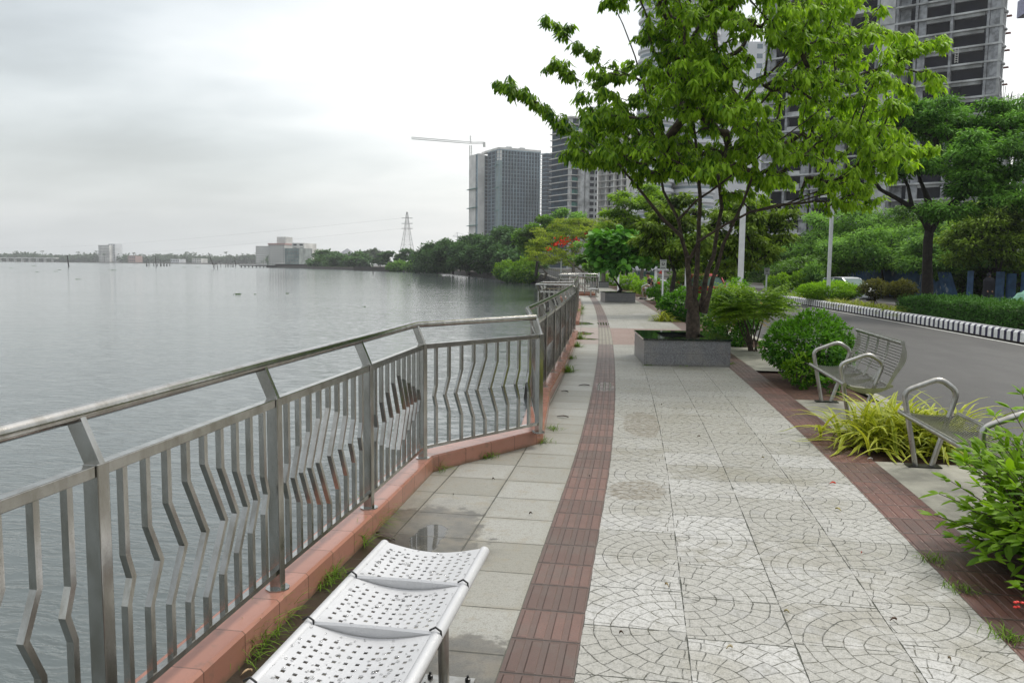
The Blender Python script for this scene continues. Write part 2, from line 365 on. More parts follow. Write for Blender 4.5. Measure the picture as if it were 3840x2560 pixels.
def mat_steel(name, col=.5, rough=.22, spots=True):
    m, T, b = new_mat(name)
    tc = T.n('ShaderNodeTexCoord').outputs['Object']; n = T.noise(T.scale(tc, (1, 1, .35)), 14, 5, .65); f = T.noise(tc, 180, 2, .5)
    c = T.mix(T.ramp(n, .35, .7), (col*1.02, col, col*.95), (col*.72, col*.69, col*.62))
    T.link(c, b.inputs['Base Color']); b.inputs['Metallic'].default_value = 1
    T.put(b.inputs['Roughness'], T.m('ADD', rough-.08, T.m('MULTIPLY', n, .2)))
    if spots: T.link(T.bump(T.ramp(f, .6, .68), .12, .0015), b.inputs['Normal'])
    return m
def mat_granite():
    m, T, b = new_mat('grey_granite'); tc = T.n('ShaderNodeTexCoord').outputs['Object']; x, y, z = T.sep(tc)
    f = T.noise(tc, 60, 4, .7); n = T.noise(tc, 4, 4, .6)
    base = T.mix(T.ramp(f, .35, .65), (.11, .11, .115), (.24, .24, .25)); base = T.mix(T.m('MULTIPLY', T.ramp(n, .45, .7), .35), base, (.28, .26, .22))
    jz = T.m('ABSOLUTE', T.m('SUBTRACT', z, .205)); q = T.m('DIVIDE', T.m('ADD', x, .2), .45); fx = T.m('ABSOLUTE', T.m('SUBTRACT', q, T.m('ROUND', q)))
    j = T.m('MAXIMUM', T.ramp(jz, .006, .002), T.m('MULTIPLY', T.ramp(fx, .01, .004), T.m('LESS_THAN', z, .205)))
    base = T.mix(T.m('MULTIPLY', j, .6), base, (.08, .08, .08)); base = T.mix(T.m('MULTIPLY', T.ramp(T.m('ADD', z, T.m('MULTIPLY', n, .08)), .09, .03), .5), base, (.1, .09, .05))
    T.link(base, b.inputs['Base Color']); b.inputs['Roughness'].default_value = .35; return m
def mat_asphalt():
    m, T, b = new_mat('asphalt'); uv = T.n('ShaderNodeTexCoord').outputs['Object']
    f = T.noise(uv, 90, 4, .7); n = T.noise(T.scale(uv, (1, .25, 1)), 1.2, 5, .6)
    c = T.mix(T.ramp(f, .3, .7), (.018, .018, .0175), (.038, .037, .035)); c = T.mix(T.m('MULTIPLY', T.ramp(n, .4, .7), .45), c, (.042, .04, .037))
    n3 = T.noise(uv, .5, 6, .7); c = T.mix(T.m('MULTIPLY', T.ramp(n3, .5, .62), .4), c, (.05, .048, .043)); vo = T.n('ShaderNodeTexVoronoi'); vo.feature = 'DISTANCE_TO_EDGE'; T.link(uv, vo.inputs['Vector']); vo.inputs['Scale'].default_value = .55
    ck = T.m('MULTIPLY', T.ramp(vo.outputs['Distance'], .008, .002), T.ramp(n, .5, .6)); c = T.mix(T.m('MULTIPLY', ck, .7), c, (.008, .008, .008)); sp = T.noise(uv, 25, 3, .7); c = T.mix(T.m('MULTIPLY', T.ramp(sp, .6, .72), .4), c, (.075, .072, .066))
    T.link(c, b.inputs['Base Color']); T.put(b.inputs['Roughness'], T.fmix(n, .75, .5)); T.link(T.bump(f, .5, .006), b.inputs['Normal']); return m
def mat_water():
    m, T, b = new_mat('grey_lagoon_water'); tc = T.n('ShaderNodeTexCoord').outputs['Object']
    g = T.n('ShaderNodeNewGeometry'); ps = T.sep(g.outputs['Position'])
    dist = T.m('SQRT', T.m('ADD', T.m('MULTIPLY', ps[0], ps[0]), T.m('MULTIPLY', ps[1], ps[1])))
    w = T.noise(tc, .7, 3, .5, out=1); pw = T.n('ShaderNodeVectorMath', operation='MULTIPLY_ADD'); T.link(w, pw.inputs[0]); pw.inputs[1].default_value = (.35, .35, 0); T.link(tc, pw.inputs[2])
    rot = T.n('ShaderNodeMapping'); T.link(pw.outputs[0], rot.inputs[0]); rot.inputs['Rotation'].default_value = (0, 0, R(12)); rot.inputs['Scale'].default_value = (.55, 1.6, 1)
    n1 = T.noise(rot.outputs[0], 3.4, 4, .55); n2 = T.noise(rot.outputs[0], .8, 3, .5); patch = T.noise(T.scale(tc, (.3, 1, 1)), .02, 4, .6)
    n1b = T.m('POWER', T.m('SUBTRACT', 1, T.m('ABSOLUTE', T.m('MULTIPLY', T.m('SUBTRACT', n1, .5), 2.6))), 2)
    hgt = T.m('ADD', T.m('MULTIPLY', n1b, .5), T.m('ADD', n1, T.m('MULTIPLY', n2, 1.6)))
    st = T.m('DIVIDE', 1.0, T.m('ADD', 1, T.m('MULTIPLY', dist, .11)))
    st = T.m('MULTIPLY', st, T.fmix(T.ramp(patch, .4, .6), .75, 1.15))
    bp = T.n('ShaderNodeBump'); T.link(hgt, bp.inputs['Height']); T.link(st, bp.inputs['Strength']); bp.inputs['Distance'].default_value = .07
    n3 = T.noise(T.scale(tc, (.35, 1, 1)), .2, 4, .6); n4 = T.noise(T.scale(tc, (.3, 1, 1)), .9, 3, .6)
    b2 = T.n('ShaderNodeBump'); T.link(T.m('ADD', T.m('MULTIPLY', n3, 3.2), n4), b2.inputs['Height']); T.put(b2.inputs['Strength'], T.fmix(T.ramp(dist, 4, 60), .25, .3)); b2.inputs['Distance'].default_value = .05; T.link(bp.outputs[0], b2.inputs['Normal'])
    T.link(b2.outputs[0], b.inputs['Normal'])
    b.inputs['Base Color'].default_value = (.095, .112, .11, 1); b.inputs['IOR'].default_value = 1.33
    T.put(b.inputs['Roughness'], T.m('ADD', .06, T.m('MULTIPLY', T.ramp(dist, 15, 400), .08))); b.inputs['Specular IOR Level'].default_value = 1.0
    return m
def leaf_mat(name, dark, light, trans=.35, rough=.45, tcol=None, spec=.18):
    m, T, b = new_mat(name); a = T.n('ShaderNodeAttribute', attribute_name='var').outputs['Fac']
    c = T.mix(a, dark, light); T.link(c, b.inputs['Base Color']); b.inputs['Roughness'].default_value = rough+.1; b.inputs['Specular IOR Level'].default_value = spec
    tr = T.n('ShaderNodeBsdfTranslucent'); T.link(T.mix(1.0, c, tcol or (1.15, 1.2, .55), 'MULTIPLY'), tr.inputs[0])
    mx = T.n('ShaderNodeMixShader'); mx.inputs[0].default_value = trans
    T.link(b.outputs[0], mx.inputs[1]); T.link(tr.outputs[0], mx.inputs[2]); T.link(mx.outputs[0], m.node_tree.nodes['Material Output'].inputs[0]); return m

M = dict(fan=mat_fan(), slab=mat_slab(), tactile=mat_tactile(), redband=mat_tactile(True), salmon=mat_salmon(), steel=mat_steel('brushed_stainless', .44, .14),
  bench=mat_steel('satin_bench_steel', .46, .28), seat=None, granite=mat_granite(), asphalt=mat_asphalt(), water=mat_water(),
  blackstone=pbr('polished_dark_granite', (.012, .022, .016), .07, 0, var=.4, nscale=30), concrete=pbr('pad_concrete', (.27, .26, .21), .7, var=.3, bump=.3, nscale=3),
  soil=pbr('red_soil', (.075, .035, .02), .95, var=.5, bump=1, bscale=60, nscale=25), soil2=pbr('dark_soil', (.035, .028, .018), .95, var=.5, bump=1, bscale=40, nscale=12),
  bark=pbr('brown_bark', (.062, .045, .031), .85, var=.55, bump=.8, bscale=45, nscale=14), darkbark=pbr('dark_bark', (.022, .018, .015), .9, var=.5, bump=.8, nscale=10),
  greybark=pbr('grey_bark', (.13, .115, .09), .85, var=.4, bump=.6, nscale=8),
  white=pbr('white_paint', (.74, .75, .77), .45, var=.08), kerbwhite=pbr('scuffed_white_kerb_paint', (.8, .8, .79), .6, var=.16, nscale=7), navy=pbr('navy_paint', (.018, .014, .055), .5, var=.5, nscale=9), whiteline=pbr('road_line_paint', (.5, .5, .46), .6, var=.3, nscale=20),
  black=pbr('black_rubber', (.012, .012, .012), .6, var=0), rock=pbr('dark_rubble', (.04, .037, .033), .9, var=.6, bump=1.5, bscale=3, nscale=2.5),
  glass=pbr('dark_glass', (.02, .025, .03), .05, var=0), blue=pbr('blue_sheet_metal', (.03, .075, .16), .6, var=.5, nscale=4), pave2=pbr('pavement_beyond', (.3, .27, .24), .7, var=.3, nscale=.6))
def mat_seat():
    m, T, b = new_mat('powder_coated_seat'); tc = T.n('ShaderNodeTexCoord').outputs['Object']
    n = T.noise(tc, 10, 4, .6); b.inputs['Metallic'].default_value = .25
    T.link(T.mix(n, (.50, .50, .505), (.6, .6, .605)), b.inputs['Base Color']); b.inputs['Roughness'].default_value = .38
    v = T.n('ShaderNodeTexVoronoi'); v.feature = 'F1'; T.link(tc, v.inputs['Vector']); v.inputs['Scale'].default_value = 75
    T.link(T.bump(T.m('MULTIPLY', T.ramp(v.outputs['Distance'], .42, .3), T.ramp(n, .42, .55)), .35, .0015), b.inputs['Normal']); return m
M['seat'] = mat_seat()
L_ = dict(
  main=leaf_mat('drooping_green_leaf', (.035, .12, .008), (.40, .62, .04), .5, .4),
  maindark=leaf_mat('deep_green_leaf', (0.022, 0.061, 0.013), (0.158, 0.315, 0.035), .35, .4),
  cord=leaf_mat('broad_round_leaf', (.025, .10, .015), (.15, .38, .045), .3, .4),
  olive=leaf_mat('olive_leaf', (.03, .065, .01), (.27, .40, .05), .35, .5),
  lime=leaf_mat('lime_leaf', (.05, .13, .01), (.36, .56, .05), .4, .5),
  feather=leaf_mat('feathery_leaf', (0.055, 0.110, 0.013), (0.385, 0.473, 0.052), .4, .6),
  rain=leaf_mat('rain_tree_leaf', (.03, .09, .022), (.22, .46, .07), .3, .6),
  mid=leaf_mat('mid_green_leaf', (0.043, 0.114, 0.029), (0.273, 0.501, 0.091), .35, .6),
  mang=leaf_mat('mangrove_leaf', (0.020, 0.055, 0.024), (0.105, 0.210, 0.070), .25, .6),
  bush=leaf_mat('glossy_shrub_leaf', (.015, .085, .008), (.19, .45, .02), .3, .35),
  hedge=leaf_mat('clipped_hedge_leaf', (0.017, 0.055, 0.013), (0.105, 0.263, 0.044), .25, .5),
  bright=leaf_mat('bright_fern_leaf', (0.077, 0.176, 0.011), (0.385, 0.665, 0.035), .4, .5),
  yellow=leaf_mat('yellow_striped_blade', (0.120, 0.190, 0.010), (0.575, 0.598, 0.069), .3, .4, (1.1, 1.1, .6)),
  grass=leaf_mat('grass_blade', (0.044, 0.099, 0.011), (0.245, 0.385, 0.052), .3, .6), brown=leaf_mat('brown_green_leaf', (0.044, 0.050, 0.013), (0.210, 0.210, 0.052), .3, .6),
  rust=leaf_mat('rusty_young_leaf', (0.132, 0.143, 0.013), (0.665, 0.385, 0.052), .4, .5), red=leaf_mat('scarlet_flower', (0.500, 0.030, 0.010), (0.750, 0.080, 0.030), .3, .6, (1, .6, .4)),
  light=leaf_mat('light_shrub_leaf', (.03, .11, .006), (.26, .44, .02), .4, .4), far=leaf_mat('distant_leaf', (0.030, 0.060, 0.030), (0.084, 0.132, 0.060), .2, .8))

# ------------------------------------------------------------------ leaves
TPL = {
 'droop': (np.array([[0,0,0],[.35,.5,-.03],[.35,-.5,-.03],[.35,0,.05],[.72,.42,-.12],[.72,-.42,-.12],[.72,0,-.05],[1,0,-.2]]), [(0,1,3),(0,3,2),(1,4,6,3),(3,6,5,2),(4,7,6),(6,7,5)]),
 'fold': (np.array([[0,0,0],[.45,.5,.08],[.45,-.5,.08],[1,0,-.06],[.5,0,-.02]]), [(0,4,1),(0,2,4),(1,4,3),(4,2,3)]),
 'quad': (np.array([[0,0,0],[.5,.5,.04],[1,0,0],[.5,-.5,.04]]), [(0,3,2,1)]),
 'round': (np.array([[0,0,0],[-.08,.3,.04],[.25,.5,.08],[.65,.42,.04],[1,0,-.08],[.65,-.42,.04],[.25,-.5,.08],[-.08,-.3,.04],[.4,0,-.03]]), [(0,8,1),(1,8,2),(2,8,3),(3,8,4),(4,8,5),(5,8,6),(6,8,7),(7,8,0)]),
}
def leaf_mesh(name, pos, dr, nrm, ln, wd, tpl, mat, parent, var):
    tv, tf = TPL[tpl]; N = len(pos); pos = np.asarray(pos, float); dr = np.asarray(dr, float); nrm = np.asarray(nrm, float)
    dr = dr/(np.linalg.norm(dr, axis=1, keepdims=True)+1e-9); sd = np.cross(nrm, dr); sd /= (np.linalg.norm(sd, axis=1, keepdims=True)+1e-9); nn = np.cross(dr, sd)
    ln = np.broadcast_to(ln, N)[:, None, None]; wd = np.broadcast_to(wd, N)[:, None, None]
    V = pos[:, None]+tv[None, :, 0:1]*dr[:, None]*ln+tv[None, :, 1:2]*sd[:, None]*wd+tv[None, :, 2:3]*nn[:, None]*ln
    off = LOC.get(parent.name, np.zeros(3)) if parent is not None else 0
    V = (V-off).reshape(-1, 3); k = len(tv)
    me = bpy.data.meshes.new(name); me.vertices.add(len(V)); me.vertices.foreach_set('co', V.astype(np.float32).ravel())
    sizes = np.array([len(f) for f in tf]); flat = np.concatenate([np.array(f) for f in tf])
    loops = (flat[None]+np.arange(N)[:, None]*k).ravel(); tot = np.tile(sizes, N); st = np.concatenate([[0], np.cumsum(tot)[:-1]])
    me.loops.add(len(loops)); me.loops.foreach_set('vertex_index', loops.astype(np.int32)); me.polygons.add(len(tot)); me.polygons.foreach_set('loop_start', st.astype(np.int32))
    me.update(calc_edges=True)
    a = me.attributes.new('var', 'FLOAT', 'POINT'); a.data.foreach_set('value', np.repeat(np.clip(np.broadcast_to(var, N), 0, 1), k).astype(np.float32))
    return link_mesh(name, me, mat, parent)
def rdir(n):
    v = rng.normal(size=(n, 3)); return v/np.linalg.norm(v, axis=1, keepdims=True)

def grow(stems, attr, sag=.12, step=.3, tip=.006, exp=.5, up=.6):
    "stems: polylines of (point, radius); attr: twig ends. Returns tube chains and twig data"
    nodes = []; par = []; fixed = []
    for st in stems:
        prev = -1
        if nodes:
            d = [np.linalg.norm(np.array(n)-np.array(st[0][0])) for n in nodes]; j = int(np.argmin(d)); prev = j if d[j] < .6 else -1
        for i, (p, r) in enumerate(st):
            p = np.array(p, float)
            if i:
                q, rq = np.array(st[i-1][0], float), st[i-1][1]; k = max(1, int(np.linalg.norm(p-q)/step))
                for t in range(1, k+1):
                    nodes.append(q+(p-q)*t/k+rng.normal(size=3)*.01*(t < k)); par.append(prev); fixed.append(rq+(r-rq)*t/k); prev = len(nodes)-1
            else: nodes.append(p); par.append(prev); fixed.append(r); prev = len(nodes)-1
    nodes = [np.array(n) for n in nodes]; base = nodes[0]
    arr = np.array(nodes); order = np.argsort(np.linalg.norm(attr-arr.mean(0), axis=1)); tips = []
    buf = np.zeros((len(nodes)+len(attr)*14, 3)); buf[:len(nodes)] = arr; n = len(nodes)
    for ai in order:
        a = attr[ai]; A = buf[:n]; d = np.linalg.norm(A-a, axis=1); cost = d+up*np.maximum(0, A[:, 2]-a[2]+.1)+np.where(A[:, 2] < base[2]+.35*(a[2]-base[2]), .6*d, 0)
        j = int(np.argmin(cost)); p0 = A[j].copy(); L = d[j]; k = int(min(12, max(2, round(L/step)))); prev = j
        mid = (p0+a)/2+np.array([0, 0, -sag*L])+rng.normal(size=3)*.06*L
        for t in range(1, k+1):
            s = t/k; q = (1-s)**2*p0+2*s*(1-s)*mid+s*s*a
            buf[n] = q; par.append(prev); fixed.append(0); prev = n; n += 1
        tips.append((n-1, buf[n-1].copy(), buf[n-2].copy()))
    P = buf[:n]; cnt = np.zeros(n); cnt[[t[0] for t in tips]] = 1
    for i in range(n-1, -1, -1):
        if par[i] >= 0 and par[i] < i: cnt[par[i]] += cnt[i]
    rad = np.maximum(tip*np.maximum(cnt, 1)**exp, 0); fx = np.array(fixed); rad = np.where(fx > 0, fx, rad)
    return P, par, rad, tips
def branch_mesh(P, par, rad, name, mat, parent, sides=6, rmin=0):
    n = len(P); kids = [[] for _ in range(n)]
    for i, p in enumerate(par):
        if p >= 0: kids[p].append(i)
    mb = MB(); starts = [i for i in range(n) if par[i] < 0]; stack = [(s, None) for s in starts]
    while stack:
        s, pr = stack.pop(); ch = [] if pr is None else [pr]; cur = s
        while True:
            ch.append(cur); ks = kids[cur]
            if not ks: break
            ks = sorted(ks, key=lambda k: -rad[k])
            for k in ks[1:]: stack.append((k, cur))
            cur = ks[0]
        if len(ch) > 1:
            rs = [min(rad[c], rad[ch[1]]) if i == 0 else rad[c] for i, c in enumerate(ch)]
            if max(rs) >= rmin: mb.tube([P[c] for c in ch], rs, sides if max(rs) > .02 else 4, cap=False)
    return mb.build(name, mat, parent, smooth=60)

def clump_leaves(centers, per, spread, flat, ln, ratio, droop=0, shade=None, up=.5):
    "leaf data for soft clumps round the given centres"
    N = len(centers)*per; c = np.repeat(centers, per, 0); o = rdir(N)*rng.uniform(.15, 1, N)[:, None]**.6
    o[:, 2] *= flat; pos = c+o*spread
    d = o*np.array([1, 1, .5])+rdir(N)*.45; d[:, 2] -= droop
    nr = rdir(N)*.7; nr[:, 2] = np.abs(nr[:, 2])+up
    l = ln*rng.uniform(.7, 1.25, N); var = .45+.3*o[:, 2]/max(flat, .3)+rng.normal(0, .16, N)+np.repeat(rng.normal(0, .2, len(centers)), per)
    return pos, d, nr, l, l*ratio, var
def in_ellipsoids(blobs, n, shell=.5):
    out = []; w = np.array([b[1][0]*b[1][1]*b[1][2] for b in blobs])**.6; w /= w.sum()
    for (c, r), k in zip(blobs, rng.multinomial(n, w)):
        d = rdir(k)*(rng.uniform(shell**3, 1, k)**(1/3))[:, None]; out.append(np.array(c)+d*np.array(r))
    return np.concatenate(out)

def tree(name, label, cat, base, blobs, natt, leaf, bark, per=40, spread=.5, flat=.5, ln=.15, ratio=.45, tpl='quad', droop=.2, r0=.18, fork=.35, group=None, shell=.55, tip=.012, forks=4, up=.5, extra=None, stems=None, clump=9, crad=.34, tight=.62):
    base = np.array(base, float); t = thing(name, label, cat, base, group)
    nc = max(6, natt//clump); cc = in_ellipsoids(blobs, nc, shell); br = np.mean([b[1][0] for b in blobs])*crad
    k = natt//nc; o = rdir(nc*k); o[:, 2] = np.abs(o[:, 2])*.62-.12; o *= rng.uniform(.75, 1.05, (nc*k, 1)); att = np.repeat(cc, k, 0)+o*br*np.repeat(rng.uniform(.7, 1.2, nc), k)[:, None]; natt = nc*k; ctone = .42*o[:, 2]+np.repeat(rng.normal(0, .12, nc), k)  # leaf tone paints clump tops lighter, as if lit from above
    top = att.mean(0); f = base+(top-base)*fork+np.array([rng.normal(0, .1), rng.normal(0, .1), 0])
    if stems is None:
        stems = [[(base, r0*1.25), (base+(f-base)*.12, r0), (f, r0*.75)]]
        for k in range(forks):
            b = blobs[k % len(blobs)]; e = np.array(b[0])+rng.normal(0, .25, 3)*np.array(b[1])
            m = (f+e)/2+np.array([0, 0, -.12*np.linalg.norm(e-f)]); stems.append([(f, r0*.5), (m, r0*.33), (e, r0*.16)])
    P, par, rad, tips = grow(stems, att, tip=tip, step=max(.3, spread*.7), exp=.42)
    branch_mesh(P, par, rad, 'trunk', bark, t, 7 if natt < 400 else 6)
    pos, d, nr, l, w, var = clump_leaves(att, per, spread*tight, flat, ln, ratio, droop, up=up); var = var+np.repeat(ctone, per)
    leaf_mesh('crown', pos, d, nr, l, w, tpl, leaf, t, var)
    if extra: extra(t, att)
    return t

# ------------------------------------------------------------------ the ground, the paving, the road, the water
LAND = -.42
def curb_inner():   # inner foot of the salmon kerb, world xy
    pts = [(-1.56, -3.0), (-1.56, 4.7), (-1.585, 5.93), (-.87, 7.13)]
    for x, Y in [(-1.0, 9.4), (-.99, 12), (-1.0, 15.5), (-1.0, 18.2), (-1.85, 18.6), (-1.85, 21.2), (-1.05, 21.7), (-1.05, 26), (-1.05, 31), (-1.05, 36.5), (-1.9, 37.1), (-1.9, 42.6), (-.15, 43.1), (-.15, 46), (-1.5, 46.7)]:
        pts.append((x+cv(Y), Y))
    for Y in range(52, 151, 6): pts.append((-1.5+cv(Y), Y))
    return pts
CI = curb_inner()
def offset(pts, d):  # positive = towards the water
    out = []
    for i, p in enumerate(pts):
        def nrm(a, b):
            v = np.array(b)-np.array(a); v = v/np.linalg.norm(v); return np.array([-v[1], v[0]])
        n = []
        if i: n.append(nrm(pts[i-1], p))
        if i < len(pts)-1: n.append(nrm(p, pts[i+1]))
        m = sum(n); m /= np.linalg.norm(m); k = 1/max(.55, m@n[0]); out.append(tuple(np.array(p)+m*d*k))
    return out
def xof(pts, Y):
    for a, b in zip(pts, pts[1:]):
        if a[1] <= Y <= b[1]: return a[0]+(b[0]-a[0])*(Y-a[1])/(b[1]-a[1])
    return pts[-1][0] if Y > pts[-1][1] else pts[0][0]

b = MB(); b.uv = []                                             # paving west of the tactile strip follows the kerb line
ys = sorted(set([p[1] for p in CI]+list(np.arange(-3, 150.1, .5))))
for Y in ys:
    for x in (xof(CI, Y), -.53+cv(Y)): b.v.append((x, Y, 0)); b.uv.append((x-cv(Y), Y))
for i in range(len(ys)-1): b.f.append((2*i, 2*i+1, 2*i+3, 2*i+2))
structure(b.build('pavement', M['slab']))
strip('tactile_paving', -.53, -.23, -3, 150, 0, M['tactile'])
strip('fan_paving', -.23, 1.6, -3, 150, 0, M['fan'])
strip('red_edge_paving', 1.6, 1.97, -3, 150, 0, M['redband'])
pads = [(-3, 3.6), (5.05, 7.0), (8.22, 10.15), (12.9, 16.6), (18.6, 20.6), (25.6, 28.6), (38.5, 42)]
for i, (a, c) in enumerate(pads): strip('concrete_pad', 1.97, 2.98, a, c, 0, M['concrete'], step=.4)
prev = -3
strip('planting_bed', 1.97, 2.98, -3, 150, -.035, M['soil'], nx=3)
strip('road_kerb', 2.98, 3.14, -3, 150, .002, M['concrete'])
mb = MB()
for i in range(300):
    Y0, Y1 = -3+i*.51, -3+(i+1)*.51
    x0, x1 = 3.14+cv(Y0), 3.14+cv(Y1); mb.add([(x0, Y0, .002), (x0, Y0, -.2), (x1, Y1, -.2), (x1, Y1, .002)], [(0, 1, 2, 3)])
structure(mb.build('road_kerb_face', M['concrete']))
strip('road', 3.1, 9.9, -10, 160, -.16, M['asphalt'], step=1, nx=1)
strip('road_line', 9.38, 9.5, -10, 160, -.156, M['whiteline'], step=1)
strip('road_line', 3.3, 3.4, -10, 160, -.156, M['whiteline'], step=1)
strip('median_soil', 9.85, 13.5, -10, 160, -.02, M['soil2'], step=1)
strip('opposite_road', 13.5, 20, -10, 160, -.3, M['asphalt'], step=1)
strip('opposite_verge', 20, 26, -10, 160, -.25, M['soil2'], step=1)
# striped kerb along the median: painted blocks are a pattern of one kerb
for nm, mt, par in (('kerb_white_paint', M['kerbwhite'], 0), ('kerb_navy_paint', M['navy'], 1)):
    mb = MB()
    for i in range(par, 560, 2):
        Y0 = 14+(i//2)*.32+(i%2)*.19; Y1 = Y0+(.13 if i%2 else .19)
        for k in range(1):
            prof = [(9.62, -.13+random.uniform(-.012, .012)), (9.62, .1), (9.66, .145), (9.86, .15), (9.88, -.13)]
            n = len(prof); vs = [(x+cv(Y), Y, z) for Y in (Y0, Y1) for x, z in prof]
            mb.add(vs, [(j, j+1, n+j+1, n+j) for j in range(n-1)])
    structure(mb.build(nm, mt, smooth=30))
mb = MB(); 
for i in range(170):
    Y = 13+i*.55; mb.box((9.72+cv(Y), Y, -.13), (.24, .56, .02))
structure(mb.build('kerb_footing', M['soil2']))
# land and water sheets
b = MB(); shore = [(x, Y) for x, Y in offset(CI, .34)]
pts = [(-3.2, -60)]+[(p[0], p[1]) for p in shore]+[gnd(1990, 1062, -1.5)[:2], gnd(1880, 1045, -1.5)[:2], gnd(1700, 1028, -1.5)[:2], gnd(1560, 1021, -1.5)[:2], gnd(1440, 1016, -1.5)[:2]]
pts = [tuple(p) for p in pts]
right_ = [(900, p[1]) for p in pts]
vs = [(x, Y, LAND) for x, Y in pts]+[(900, Y, LAND) for x, Y in pts]
n = len(pts); b.add(vs, [(i, n+i, n+i+1, i+1) for i in range(n-1)])
p = pts[-1]; q = gnd(1000, 1003, -1.5); b.add([(p[0], p[1], LAND), (900, p[1], LAND), (900, 2600, LAND), (q[0]-60, 2600, LAND), (q[0], q[1], LAND)], [(0, 1, 2, 3, 4)])
structure(b.build('ground', M['soil2']))
b = MB(); fs = [gnd(-1400, 966, -1.5), gnd(0, 981, -1.5), gnd(400, 985, -1.5), gnd(820, 991, -1.5), gnd(1000, 992, -1.5)]
b.add([(p[0], p[1], -.9) for p in fs]+[(-200, 2700, -.9), (-2700, 2700, -.9), (-2700, 600, -.9)], [(0, 1, 2, 3, 4, 5, 6, 7)])
structure(b.build('far_shore_ground', M['soil2']))
b = MB(); pb = pts[-6:]+[gnd(1000, 1003, -1.5)[:2]]
b.add([(p[0], p[1], LAND+.002) for p in pb]+[(p[0]-.6, p[1]-.4, -1.8) for p in pb], [(i, i+1, len(pb)+i+1, len(pb)+i) for i in range(len(pb)-1)]); structure(b.build('bank', M['rock']))
b = MB(); b.add([(p[0], p[1], -.898) for p in fs]+[(p[0], p[1]-.4, -1.8) for p in fs], [(i, i+1, len(fs)+i+1, len(fs)+i) for i in range(len(fs)-1)]); structure(b.build('far_bank', M['soil2']))
b = MB(); b.add([(-2750, -300, -1.5), (60, -300, -1.5), (60, 2700, -1.5), (-2750, 2700, -1.5)], [(0, 1, 2, 3)])
structure(b.build('water', M['water']))
for a, q in zip(fs, fs[1:]): pass

# salmon kerb: one low wall per bend would split a single moulding; it is one thing
def ribbon(mb, pts, prof, uvs=True):
    """sweep the profile (offset to the water, z) along pts"""
    lines = [offset(pts, o) for o, z in prof]; s = [0]
    for a, c in zip(pts, pts[1:]): s.append(s[-1]+math.hypot(c[0]-a[0], c[1]-a[1]))
    n = len(prof); base = len(mb.v)
    if mb.uv is None: mb.uv = []
    for i in range(len(pts)):
        for k, (o, z) in enumerate(prof): mb.v.append((lines[k][i][0], lines[k][i][1], z)); mb.uv.append((o+z, s[i]))
    for i in range(len(pts)-1):
        for k in range(n-1): mb.f.append((base+i*n+k, base+i*n+k+1, base+(i+1)*n+k+1, base+(i+1)*n+k))
near = [p for p in CI if p[1] < 47]; farp = [p for p in CI if p[1] > 46]
t = MB(); ribbon(t, near, [(0, -.02), (0, .118), (.012, .13), (.2, .13), (.215, .12), (.215, -.1)])
o = t.build('kerb_wall', M['salmon']); tag(o, 'low salmon-tiled kerb wall carrying the steel railing along the water', 'low wall')
t = MB(); ribbon(t, near, [(.19, -.1), (.26, -.12), (.45, -1.9)]); o = t.build('sea_wall', M['rock']); tag(o, 'dark stone sea wall below the salmon-tiled kerb', 'sea wall')
t = MB(); ribbon(t, farp, [(-.3, 0), (0, .02), (.3, .0), (.36, -.25), (.8, -.9), (1.7, -1.7)])
for i in range(len(t.v)):
    if t.v[i][2] < -.2: t.v[i] = (t.v[i][0]+rng.normal(0, .12), t.v[i][1]+rng.normal(0, .3), t.v[i][2])
o = t.build('rubble_wall', M['rock']); tag(o, 'dark rubble stone embankment under the far grey balustrade', 'embankment')
mb = MB()
for i in range(420):
    k = rng.uniform(0, len(farp)-1.01); a = np.array(farp[int(k)]); c = np.array(farp[int(k)+1]); q = a+(c-a)*(k-int(k)); d = rng.uniform(.3, 1.6)
    mb.ball((q[0]-d, q[1], -.15-d*.95), tuple(rng.uniform(.15, .42, 3)), 5, 4)
o2 = mb.build('rubble', M['rock'], o)

